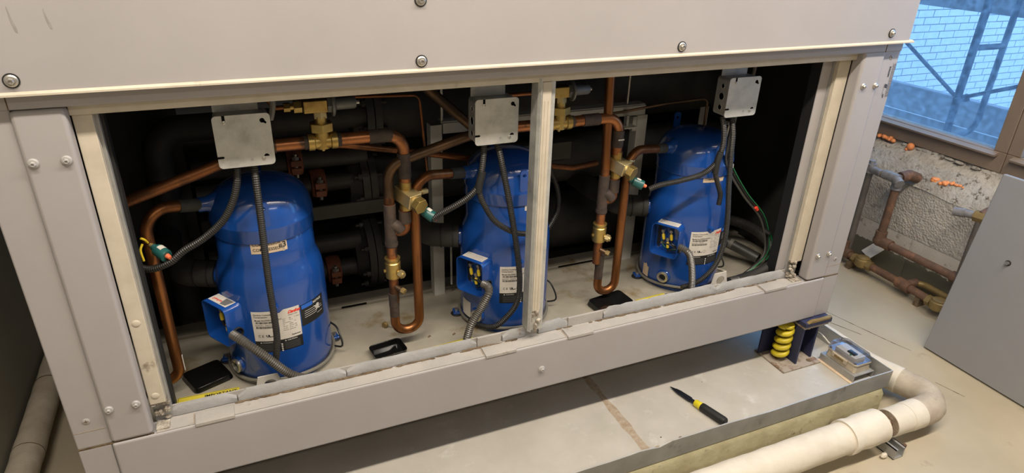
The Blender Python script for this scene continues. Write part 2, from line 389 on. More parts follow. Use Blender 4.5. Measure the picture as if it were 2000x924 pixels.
_tc = {}
def text_geo(txt, size, shear=0.0, bold=0.0, spacing=1.0):
    key = (txt, size, shear, bold, spacing)
    if key in _tc: return _tc[key]
    cu = bpy.data.curves.new('t', 'FONT'); cu.body = txt; cu.size = size; cu.shear = shear; cu.offset = bold; cu.resolution_u = 2; cu.space_character = spacing
    ob = bpy.data.objects.new('t', cu); COL.objects.link(ob)
    dg = bpy.context.evaluated_depsgraph_get(); me = bpy.data.meshes.new_from_object(ob.evaluated_get(dg))
    vs = [tuple(v.co) for v in me.vertices]; fs = [tuple(p.vertices) for p in me.polygons]
    bpy.data.objects.remove(ob, do_unlink=True); bpy.data.meshes.remove(me); bpy.data.curves.remove(cu)
    _tc[key] = (vs, fs); return vs, fs
class Flat:
    """flat artwork in (u, v); place() wraps it on a mapping"""
    def __init__(s): s.v = []; s.f = []
    def text(s, txt, u, v, size, **k):
        vs, fs = text_geo(txt, size, **k); o = len(s.v)
        s.v += [(a+u, b+v) for a, b, _ in vs]; s.f += [[i+o for i in f] for f in fs]; return s
    def rect(s, u0, v0, u1, v1, n=1):
        for k in range(n):
            a = u0+(u1-u0)*k/n; b = u0+(u1-u0)*(k+1)/n; o = len(s.v)
            s.v += [(a, v0), (b, v0), (b, v1), (a, v1)]; s.f.append([o, o+1, o+2, o+3])
        return s
    def poly(s, pts):
        o = len(s.v); s.v += list(pts); s.f.append([o+i for i in range(len(pts))]); return s
    def place(s, fn, name, m, parent):
        mb = MB(); mb.add([fn(u, v) for u, v in s.v], s.f)
        o3 = Vector(parent.get('_org', (0,0,0))); me = bpy.data.meshes.new(name)
        me.from_pydata([p-o3 for p in mb.v], [], mb.f); me.materials.append(MATS[m])
        o = bpy.data.objects.new(name, me); COL.objects.link(o); o.parent = parent; o['_org'] = tuple(o3); return o

# ------------------------------------------------------------------ room
FY0, FY1, FX0, FX1, CH = -3.6, 3.0, -0.33, 3.30, 2.85
fl = struct(MB().box((FX0-0.1, FY0-0.1, -0.1), (FX1+0.25, FY1+0.1, 0)).build('floor', 'floor_paint'))
tag(fl, 'beige painted concrete floor with scuffs and cracks')
struct(MB().box((FX0-0.1, FY0-0.1, CH), (FX1+0.25, FY1+0.1, CH+0.1)).build('ceiling', 'ceiling_paint'))
struct(MB().box((FX0-0.1, FY0, 0), (FX0, FY1, CH)).build('wall_left', 'wall_grey'))
struct(MB().box((FX0-0.1, FY1, 0), (FX1+0.25, FY1+0.1, CH)).build('wall_back', 'wall_paint'))
struct(MB().box((FX0-0.1, FY0-0.1, 0), (FX1+0.25, FY0, CH)).build('wall_front', 'wall_paint'))
# thin dark cracks in the floor slab
for pts in ([(2.72,0.42),(2.80,0.10),(2.83,-0.02)], [(2.38,0.36),(2.52,0.30),(2.60,0.24),(2.66,0.12)], [(2.52,0.62),(2.66,0.30),(2.74,0.14)], [(2.74,-0.20),(2.76,-0.30)]):
    p = [Vector((a+random.uniform(-.006,.006), b, 0.0004)) for a, b in pts]
    c = MB()
    P = spline(p, 0.02); 
    for i in range(len(P)-1):
        d = (P[i+1]-P[i]).normalized(); nrm = Vector((-d.y, d.x, 0))*random.uniform(0.0008, 0.0022)
        c.add([P[i]-nrm, P[i+1]-nrm, P[i+1]+nrm, P[i]+nrm], [(0,1,2,3)])
    c.build('crack', 'dirt', fl)

# right wall: block courses, rough ledge, windows
wr = struct(MB().box((3.3055, FY0, 0), (3.55, FY1, 0.47)).build('wall_right', 'block_smooth'))
struct(wr)
MB().box((3.44, FY0, 0.47), (3.55, -1.6, CH)).box((3.44, 2.2, 0.47), (3.55, FY1, CH)).box((3.44, -1.6, 2.35), (3.55, 2.2, CH)).box((3.44,-1.6,0.45),(3.55,2.2,0.612)).build('upper_wall', 'wall_paint', wr)
def rough_block(y0, y1, z0, z1, amp, m, seed):
    rnd = random.Random(seed); ny = max(2, int((y1-y0)/0.03)); nz = max(2, int((z1-z0)/0.03)); mb = MB(); vs = []; fs = []
    for j in range(nz+1):
        for i in range(ny+1):
            e = (i in (0, ny)) or (j in (0, nz))
            vs.append((3.300+(0.003 if e else rnd.uniform(-amp, amp)), y0+(y1-y0)*i/ny, z0+(z1-z0)*j/nz))
    for j in range(nz):
        for i in range(ny):
            a = j*(ny+1)+i; fs.append((a, a+1, a+ny+2, a+ny+1))
    mb.add(vs, fs); mb.box((3.304, y0, z0), (3.33, y1, z1))
    return mb.build('block', m, wr, smooth=60)
k = 0
for z0, z1, off, amp, mm in ((0.0, 0.226, 0.41, 0.001, 'block_smooth'), (0.231, 0.474, 0.437, 0.003, 'block_paint')):
    for n in range(-4, 5):
        y = off+0.40*n
        rough_block(y+0.003, y+0.397, z0, z1, amp, mm, k); k += 1
# sloping broken ledge
rnd = random.Random(3); vs = []; fs = []; NY, NX = 110, 10
for i in range(NY+1):
    y = -1.6+3.8*i/NY
    for j in range(NX+1):
        t = j/NX; x = 3.298+0.150*t
        z = 0.466+0.139*min(1, t*1.15)**0.62+rnd.uniform(-.009, .007)*(0 if j in (0,) else 1)+0.006*math.sin(y*17+t*5)
        vs.append((x+rnd.uniform(-.003,.003), y, z))
for i in range(NY):
    for j in range(NX):
        a = i*(NX+1)+j; fs.append((a, a+1, a+NX+2, a+NX+1))
lg = MB().add(vs, fs).build('ledge', 'ledge_concrete', wr, smooth=70)
rnd = random.Random(11)
for i in range(9):
    y = 0.24+0.66*i/9+rnd.uniform(-.02,.02); w = rnd.uniform(0.012, 0.03)
    MB().sphere((3.425+rnd.uniform(-.006,.006), y, 0.603), 1, 8, (0.012, w, rnd.uniform(0.006, 0.012))).build('rubble_lump', 'ledge_concrete', wr, smooth=30)

def window(n, y0, y1):
    w = struct(MB().box((3.428, y0, 0.612), (3.50, y1, 0.700)).build('window_%d' % n, 'window_frame_paint', bevel=0.003))
    w['label'] = 'brown painted window with blue protective film on its pane'
    MB().box((3.428, y0, 0.7005), (3.50, y0+0.055, 2.2795)).build('jamb', 'window_frame_paint', w, bevel=0.003)
    MB().box((3.428, y1-0.055, 0.7005), (3.50, y1, 2.2795)).build('jamb', 'window_frame_paint', w, bevel=0.003)
    MB().box((3.428, y0, 2.28), (3.50, y1, 2.35)).build('head_frame', 'window_frame_paint', w, bevel=0.003)
    nose = MB().prism([(0, 0), (-0.032, -0.004), (-0.034, 0.004), (0, 0.014)], X, Z, Y, (3.432, 0, 0.684), y0+0.03, y1-0.03)
    nose.build('sill_nose', 'window_frame_paint', w)
    MB().box((3.466, y0+0.05, 0.695), (3.470, y1-0.05, 2.29)).build('pane', 'blue_film_glass', w)
window(1, 0.2185, 1.60); window(2, -1.10, 0.2165)
window_m = struct(MB().box((3.436, -1.6, 0.612), (3.50, -1.104, 2.35)).box((3.436, 1.604, 0.612), (3.50, 2.2, 2.35)).build('trim_1', 'window_frame_paint'))

# ------------------------------------------------------------------ outside
gr = struct(MB().box((3.56, -4, -0.62), (14, 8, -0.6)).build('ground_outside', 'outside_ground'))
bw = struct(MB().box((5.2, 2.948, -0.6), (10.2, 3.2, 2.6)).build('wall_outside', 'mortar_grey'))
tag(bw, 'white painted brick wall seen through the window')
me0 = None
for r in range(21):
    z = -0.38+0.0665*r; off = 0.0 if r % 2 else 0.105
    if r % 6 == 3: off = 0.05
    xs = [6.08+off+0.212*i for i in range(12)]
    for x in xs:
        if me0 is None:
            ob = MB().box((0, 0, 0), (0.202, 0.02, 0.0575)).build('brick', 'brick_white', bw, org=(0,0,0), bevel=0.003); me0 = ob.data
        else:
            ob = bpy.data.objects.new('brick', me0); COL.objects.link(ob); ob.parent = bw
        ob.location = (x, 2.938+random.uniform(-.002,.002), z)
rest = MB()
for r in range(21, 44):
    z = -0.38+0.0665*r
    for i in range(22): rest.box((5.25+0.212*i+(0.1 if r % 2 else 0), 2.938, z), (5.452+0.212*i+(0.1 if r % 2 else 0), 2.958, z+0.0575))
for r in range(21):
    z = -0.38+0.0665*r; off = 0.05 if r % 6 == 3 else (0.0 if r % 2 else 0.105)
    for i in list(range(-4, 0))+list(range(12, 19)):
        x = 6.08+off+0.212*i; rest.box((x, 2.938, z), (x+0.202, 2.958, z+0.0575))
tag(rest.build('upper_bricks', 'brick_white', bw), None, kind='stuff')
lw = struct(MB().box((4.90, -1, -0.6), (4.955, 2.9, 0.53)).build('wall_low', 'outside_grey'))
MB().box((4.898, -1, 0.53), (4.957, 2.9, 0.548)).build('coping', 'outside_grey', lw, bevel=0.004)
MB().box((4.890, 0.9, 0.365), (4.90, 2.9, 0.369)).build('flashing_edge', 'brick_white', lw)
sf = thing('scaffold_frame', 'blue-grey tubular scaffold frame standing outside the window', 'scaffold', (4.3, 1.04, -0.6))
MB().tube([(4.3,1.04,-0.6),(4.3,1.04,2.6)], 0.021).build('upright', 'scaffold_paint', sf)
MB().tube(fillet([(4.34,1.04,0.42),(4.56,1.04,0.47),(4.56,1.04,2.6)], 0.09), 0.017).build('inner_upright', 'scaffold_paint', sf)
MB().cyl((4.3,1.04,0.96), (4.56,1.04,0.96), 0.017).build('rung', 'scaffold_paint', sf)
MB().cyl((4.3,1.04,1.40), (4.56,1.04,1.40), 0.017).build('rung', 'scaffold_paint', sf)
MB().cyl((4.3,1.04,0.675), (4.32,2.10,1.30), 0.011).build('cross_brace', 'scaffold_paint', sf)
MB().cyl((4.3,1.04,0.675), (4.32,0.10,1.11), 0.011).build('cross_brace', 'scaffold_paint', sf)
MB().cyl((4.28,1.04,0.66), (4.33,1.0,0.69), 0.022).build('brace_clamp', 'scaffold_paint', sf)
sb = MB().box((4.62, 0.2, 1.113), (4.66, 2.9, 1.42)).build('toe_board', 'outside_grey', bevel=0.003)
tag(sb, 'dark scaffold toe board above the white brick wall', 'board')

# ceiling light fixtures (out of view, they light the room)
lx = ['fluorescent ceiling light above the left half of the cabinet front', 'fluorescent ceiling light above the middle of the cabinet front', 'fluorescent ceiling light above the right end of the cabinet, near the window', 'fluorescent ceiling light behind the viewer on the left', 'fluorescent ceiling light behind the viewer on the right']
for lab_, (x, y, z, p) in zip(lx, LIGHTS):
    t = thing('ceiling_light', lab_, 'ceiling light', (x, y, CH), 'fluorescent ceiling lights')
    MB().box((x-0.62, y-0.07, 2.79), (x+0.62, y+0.07, CH)).build('housing', 'ceiling_paint', t)
    for s in (-1, 1): MB().cyl((x-0.58, y+0.035*s, 2.778), (x+0.58, y+0.035*s, 2.778), 0.008).build('lamp', 'lamp_tube', t)

# ------------------------------------------------------------------ concrete pad, drip pan
pad = MB()
prof = [(-0.235, 0.0), (-0.235, 0.078), (-0.222, 0.098), (1.3, 0.098), (1.3, 0.0)]
pad.prism(prof, Y, Z, X, (0, 0, 0), 0.0, 2.385)
pad = tag(pad.build('equipment_pad', 'pad_paint', bevel=0.004), 'yellowish painted concrete housekeeping pad under the metal drip pan', 'concrete pad')
pn = thing('drip_pan', 'shallow grey sheet-metal drip pan on the floor under the cabinet', 'drip pan', (1.2, 0.3, 0.099))
for (a, b) in ((0.02, 1.428), (1.432, 2.405)):
    MB().box((a, -0.226, 0.099), (b, 1.25, 0.102)).build('bottom_sheet', 'pan_metal', pn)
def rimstrip(x0, x1, name):
    n = 40; vs = []; fs = []
    for i in range(n+1):
        x = x0+(x1-x0)*i/n; wob = 0.0018*math.sin(x*9)+0.001*math.sin(x*23)
        zt = 0.166+0.003*math.sin(x*5+1)
        if abs(x-1.43) < 0.05: zt -= 0.012*(1-abs(x-1.43)/0.05)
        for (yy, zz) in ((-0.226, 0.099), (-0.228+wob, zt), (-0.2245+wob, zt+0.0008), (-0.2225+wob, zt-0.004), (-0.224, 0.102)):
            vs.append((x, yy, zz))
    for i in range(n):
        for j in range(4): fs.append((i*5+j, (i+1)*5+j, (i+1)*5+j+1, i*5+j+1))
    return MB().add(vs, fs).build(name, 'pan_rim_metal', pn)
rimstrip(0.02, 1.436, 'front_rim'); rimstrip(1.43, 2.405, 'front_rim')
MB().box((2.402, -0.226, 0.099), (2.4045, 1.25, 0.168)).build('side_rim', 'pan_rim_metal', pn)
MB().box((0.02, -0.226, 0.099), (0.0225, 1.25, 0.168)).build('side_rim', 'pan_rim_metal', pn)
MB().box((0.02, 1.2475, 0.099), (2.404, 1.25, 0.168)).build('back_rim', 'pan_rim_metal', pn)
sm = MB(); pts = []
for i in range(30):
    y = -0.226+1.2*i/29; w = 0.010+random.uniform(0, 0.008); pts.append((y, w))
for i in range(29):
    (y0, w0), (y1, w1) = pts[i], pts[i+1]; c = 1.432
    sm.add([(c-w0, y0, 0.1022), (c, y0, 0.1038), (c+w0, y0, 0.1022), (c-w1, y1, 0.1022), (c, y1, 0.1038), (c+w1, y1, 0.1022)], [(0,1,4,3), (1,2,5,4)])
sm.build('solder_seam', 'solder', pn)
MB().sphere((1.43, -0.222, 0.15), 1, 10, (0.012, 0.004, 0.014)).build('solder_lump', 'solder', pn)
for (a, b, s) in ((1.56, -0.17, 0.006), (1.505, -0.145, 0.003), (1.80, 0.03, 0.002)):
    tag(MB().sphere((a, b, 0.1025+s*0.4), s, 8, (1, .7, .45)).build('grit_lump', 'dirt'), {0.006: 'largest dark lump of grit on the drip pan near the seam', 0.003: 'small grit lump between the pan seam and the largest lump', 0.002: 'tiny grit speck on the drip pan behind the screwdriver'}[s], 'grit', 'grit on the drip pan')

# ------------------------------------------------------------------ cabinet
cb = thing('chiller_cabinet', 'long grey sheet-metal chiller cabinet standing open on its front', 'cabinet', (1.151, 0, 0.29))
WD = 2.302
def cpart(name, a, b, m='cabinet_paint', bevel=0.003, parent=cb):
    return MB().box(a, b).build(name, m, parent, bevel=bevel)
cpart('base_rail', (0.066, -0.002, 0.29), (2.236, 0.05, 0.452), bevel=0.007)
cpart('rail_end', (0.0, 0.003, 0.29), (0.066, 0.06, 0.450), bevel=0.003)
cpart('rail_end', (2.236, 0.003, 0.29), (WD, 0.06, 0.450), bevel=0.003)
cpart('rail_flange', (0.0, 0.05, 0.29), (WD, 0.13, 0.297), bevel=0)
ledge = cpart('sill', (0.158, 0.002, 0.4515), (2.132, 0.056, 0.4535), 'ledge_paint', 0)
for (x0, side) in ((0.0, 0), (2.232, 1)):
    cpart('corner_post', (x0, 0.004, 0.452), (x0+0.070, 0.075, 1.247), bevel=0.004)
cpart('post_cover', (0.067, -0.003, 0.455), (0.153, 0.034, 1.216), bevel=0.009)
cpart('post_cover', (2.146, -0.003, 0.455), (2.234, 0.040, 1.222), bevel=0.009)
cpart('header', (0.0, 0.0, 1.217), (WD, 0.07, 1.262), bevel=0.004)
# thin joints where the end pieces of the header and posts meet
for x in (0.070, 2.232):
    MB().box((x-0.001, -0.0008, 1.218), (x+0.001, 0.001, 1.26)).build('header_joint', 'dirt', cb)
MB().box((0.001, 0.0032, 0.4495), (0.153, 0.006, 0.4535)).build('post_joint', 'dirt', cb)
MB().box((2.146, 0.0032, 0.4495), (2.301, 0.006, 0.4535)).build('post_joint', 'dirt', cb)
MB().box((0.004, 0.0034, 0.498), (0.066, 0.0045, 0.4992)).build('post_joint', 'solder', cb)
MB().box((2.236, 0.0034, 0.492), (2.30, 0.0045, 0.4932)).build('post_joint', 'solder', cb)
# opening frame, cream seals
def strip(name, a, b, m): return cpart(name, a, b, m, 0.002)
strip('header_seal', (0.153, 0.020, 1.196), (2.146, 0.050, 1.2165), 'cream_seal')
strip('side_seal', (0.155, 0.026, 0.515), (0.188, 0.046, 1.196), 'cream_seal')
strip('side_seal', (2.099, 0.037, 0.515), (2.146, 0.052, 1.196), 'cream_seal')
cpart('side_jamb', (0.155, 0.046, 0.452), (0.194, 0.075, 1.217), 'galvanised_dull', 0.001)
cpart('side_jamb', (2.097, 0.052, 0.460), (2.146, 0.075, 1.217), 'galvanised_dull', 0.001)
cpart('jamb_return', (2.060, 0.060, 0.465), (2.097, 0.0625, 1.205), 'cabinet_paint', 0)
# mullion between the two openings
ml = cpart('mullion', (1.107, 0.022, 0.488), (1.154, 0.062, 1.197), 'galvanised', 0.003)
MB().box((1.117, 0.0185, 0.555), (1.1415, 0.024, 1.196)).build('mullion_seal', 'cream_seal', ml, bevel=0.001)
MB().box((1.124, 0.0175, 0.555), (1.1255, 0.019, 1.15)).box((1.133, 0.0175, 0.555), (1.1345, 0.019, 1.15)).build('seal_ridge', 'cream_seal', ml)
MB().prism([(0.0,0.0),(0.006,-0.008),(0.008,-0.008),(0.004,0.0)], X, Y, Z, (1.106, 0.022, 0), 0.49, 1.205).build('mullion_lip', 'galvanised', ml)
tf = MB(); rnd = random.Random(5)
for i in range(14): tf.sphere((1.129+rnd.uniform(-.012,.012), 0.026+rnd.uniform(-.006,.003), 0.49+rnd.uniform(0,.062)), 1, 7, (rnd.uniform(.004,.010), .006, rnd.uniform(.004,.012)))
tf.build('torn_seal', 'torn_foam', ml, smooth=20)
for (cx, sgn) in ((0.172, 1), (2.113, -1)):
    tf = MB()
    for i in range(18): tf.sphere((cx+rnd.uniform(-.016,.016), 0.034+rnd.uniform(-.004,.012), 0.458+rnd.uniform(0,.066)), 1, 7, (rnd.uniform(.004,.010), .007, rnd.uniform(.003,.009)))
    tf.build('torn_seal', 'torn_foam', cb, smooth=20)
MB().box((0.158, 0.006, 0.4535), (0.186, 0.034, 0.459)).build('filler_lump', 'torn_foam', cb)
MB().box((2.096, 0.010, 0.4535), (2.135, 0.034, 0.458)).build('filler_lump', 'torn_foam', cb)
# bottom lip with foam strip, in pieces as torn
cpart('sill_lip', (0.170, 0.0535, 0.452), (2.120, 0.0575, 0.482), 'ledge_paint', 0.001)
def foam_strip(x0, x1, h, y=0.046, thick=0.009, m='strip_foam', seed=0):
    rnd = random.Random(seed); n = max(3, int((x1-x0)/0.02)); vs = []; fs = []
    for i in range(n+1):
        x = x0+(x1-x0)*i/n; e = min(i, n-i); hh = h*(0.55 if e == 0 else 1)+rnd.uniform(-.0015, .0015); yy = y+rnd.uniform(-.0012, .0012)
        for (a, b) in ((yy+thick, 0.455), (yy, 0.4555), (yy-0.0005, 0.455+hh*0.75), (yy+thick*0.4, 0.455+hh), (yy+thick, 0.455+hh)): vs.append((x, a, b))
    for i in range(n):
        for j in range(5): fs.append((i*5+j, (i+1)*5+j, (i+1)*5+(j+1) % 5, i*5+(j+1) % 5))
    fs.append(tuple(range(5))); fs.append(tuple(n*5+j for j in range(4, -1, -1)))
    return MB().add(vs, fs).build('foam_strip', m, cb)
for s, (a, b, h) in enumerate(((0.186, 0.335, 0.027), (0.338, 0.60, 0.029), (0.603, 0.962, 0.028), (1.042, 1.112, 0.030), (1.155, 1.25, 0.032), (1.375, 1.80, 0.033), (1.802, 2.095, 0.030))):
    foam_strip(a, b, h, seed=s)
for a, b in ((0.965, 1.038), (1.253, 1.372)):
    cpart('seal_patch', (a, 0.0475, 0.4535), (b, 0.054, 0.484), 'ledge_paint', 0.001)
dl = MB(); rnd = random.Random(9)
for i in range(150):
    x = rnd.choice((rnd.uniform(0.34, 0.62), rnd.uniform(0.62, 1.08), rnd.uniform(1.42, 1.78), rnd.uniform(1.2, 2.05)))
    dl.sphere((x, 0.0435+rnd.uniform(-.003,.002), 0.4545), 1, 6, (rnd.uniform(.008,.030), .0026, .0016))
tag(dl.build('dirt_line', 'dirt', cb, smooth=30), None, kind='stuff')
for (a, b) in ((0.240, 0.326), (0.972, 1.064), (1.228, 1.312), (1.966, 2.060)):
    MB().prism([(-0.0045, 0.4475), (-0.0045, 0.4565), (0.030, 0.459), (0.044, 0.4535), (0.010, 0.4520)], Y, Z, X, (0,0,0), a, b).build('sill_clip', 'ledge_paint', cb, bevel=0.001)
    MB().box((a-0.004, 0.004, 0.4536), (a-0.002, 0.042, 0.4542)).build('clip_edge', 'solder', cb)
# base floor and what carries it
cpart('base_floor', (0.02, 0.056, 0.385), (2.285, 0.466, 0.400), 'base_pan_paint', 0)
cpart('floor_bar', (0.02, 0.471, 0.380), (2.285, 0.535, 0.408), 'base_pan_paint', 0.002)
cpart('floor_groove', (0.02, 0.466, 0.380), (2.285, 0.471, 0.394), 'dirt', 0)
for (a, b) in ((0.30, 0.43), (0.66, 0.74), (1.06, 1.20), (1.44, 1.60)):
    MB().box((a, 0.4695, 0.4010), (b, 0.4708, 0.4068)).build('floor_slot', 'black_gap', cb)
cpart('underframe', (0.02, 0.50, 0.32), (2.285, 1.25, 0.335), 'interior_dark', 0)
cpart('left_side_panel', (0.0, 0.075, 0.29), (0.012, 1.25, 1.95), 'cabinet_paint', 0)
cpart('right_side_panel', (2.290, 0.075, 0.29), (WD, 1.25, 1.95), 'cabinet_paint', 0)
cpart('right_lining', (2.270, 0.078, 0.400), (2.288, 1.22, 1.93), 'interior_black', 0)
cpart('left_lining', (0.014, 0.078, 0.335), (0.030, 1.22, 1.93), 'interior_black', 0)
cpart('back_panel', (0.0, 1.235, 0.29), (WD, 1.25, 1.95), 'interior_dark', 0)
cpart('roof_panel', (0.0, 0.02, 1.94), (WD, 1.25, 1.95), 'cabinet_paint', 0)
cpart('gasket_edge', (0.194, 0.062, 0.46), (0.200, 0.090, 1.21), 'black_rubber', 0)
cpart('gasket_edge', (2.060, 0.066, 0.43), (2.066, 0.10, 1.21), 'black_rubber', 0)
cpart('partition_plate', (0.03, 0.80, 0.34), (0.275, 0.812, 1.16), 'interior_grey', 0)
cpart('rear_crossbar', (0.05, 0.74, 1.05), (1.0, 0.76, 1.16), 'interior_dark', 0)

def washer_bolt(c, r, parent, m='painted_bolt', name='bolt'):
    c = Vector(c)
    o = MB().lathe([(r, 0), (r, 0.002), (r*0.8, 0.0042), (r*0.62, 0.0045)], c, (0, -1, 0), 24).build(name, m, parent)
    MB().lathe([(r*0.56, 0), (r*0.56, 0.006), (r*0.45, 0.0075), (r*0.30, 0.0078), (r*0.28, 0.0055), (0, 0.0055)], c+Vector((0, -0.002, 0)), (0, -1, 0), 6).build('bolt_head', m, o, smooth=20)
    return o
def csk(c, r, parent):
    c = Vector(c)
    o = MB().lathe([(r, 0), (r, 0.0008), (r*0.85, 0.0016), (0, 0.0019)], c, (0, -1, 0), 20).build('screw', 'painted_bolt', parent)
    MB().box(c+Vector((-r*.55, -0.0022, -r*.1)), c+Vector((r*.55, -0.0016, r*.1))).box(c+Vector((-r*.1, -0.0022, -r*.55)), c+Vector((r*.1, -0.0016, r*.55))).build('cross_slot', 'dirt', o)
for (x, z) in ((0.083, 1.120), (0.135, 1.120), (0.082, 0.549), (0.135, 0.549)): washer_bolt((x, -0.003, z), 0.0095, cb)
for (x, z) in ((2.171, 1.121), (2.222, 1.120), (2.169, 0.549), (2.219, 0.549)): washer_bolt((x, -0.003, z), 0.0095, cb, 'bolt_metal')
washer_bolt((1.147, -0.002, 0.363), 0.011, cb)
csk((0.033, 0.004, 0.526), 0.008, cb); csk((2.267, 0.004, 0.517), 0.007, cb); csk((2.268, 0.004, 1.200), 0.007, cb)
for (x, y, z) in ((0.170, 0.026, 0.735), (0.170, 0.026, 0.538)): MB().lathe([(0.009, 0), (0.008, 0.001), (0.004, 0.002), (0, 0.002)], (x, y, z), (0, -1, 0), 16).build('rivet', 'cream_seal', cb)
# printed sticker on the right-hand post
st = Flat(); fn = lambda u, v: Vector((2.282-v, 0.0032, 1.130+u))
st.text('DOOR AND PANEL', -0.045, 0.010, 0.004); st.text('///', -0.022, -0.0012, 0.014, bold=0.0007); st.text('NOTICE', 0.012, 0.003, 0.0085, bold=0.0004); st.text('KEY', -0.052, 0.0035, 0.007, bold=0.0003)
for i in range(5): 
    u = -0.05
    while u < 0.05:
        w = random.uniform(0.004, 0.010); st.rect(u, -0.004-0.0030*i, u+w, -0.0030-0.0030*i); u += w+0.0015
st.place(fn, 'printed_notice', 'print_black', cb)

# upper front panel
up = thing('upper_panel', 'large flat grey front panel above the open bays', 'panel', (1.151, -0.02, 1.247))
MB().box((0.004, -0.020, 1.252), (2.293, -0.002, 1.93)).build('panel_sheet', 'cabinet_paint', up, bevel=0.002)
MB().prism([(-0.0265, 1.2465), (-0.0265, 1.2500), (-0.0205, 1.2535), (-0.001, 1.2535), (-0.001, 1.2465)], Y, Z, X, (0,0,0), 0.002, 2.308).build('bottom_lip', 'cream_seal', up)
for (x, z) in ((0.092, 1.273), (0.810, 1.269), (1.475, 1.270), (2.210, 1.276), (0.812, 1.39), (0.092, 1.60), (2.21, 1.60)):
    b = washer_bolt((x, -0.0205, z), 0.0105, up, 'bolt_metal')
    MB().lathe([(0.0128, 0), (0.0128, 0.0012), (0.010, 0.0016)], (x, -0.0202, z), (0, -1, 0), 24).build('rubber_washer', 'black_rubber', b)
for (x, z, h) in ((0.115, 1.372, 0.020), (0.165, 1.372, 0.016)):
    sc = Flat(); sc.poly([(-0.0004, h), (0.0004, h), (0.0030, 0), (0.0065, -h*.8), (0.0060, -h*1.1), (0.0030, -h), (0.0, -h*.1)])
    sc.place(lambda u, v, x=x, z=z: Vector((x+u, -0.0204, z+v)), 'scuff_mark', 'scuff_grey', up)

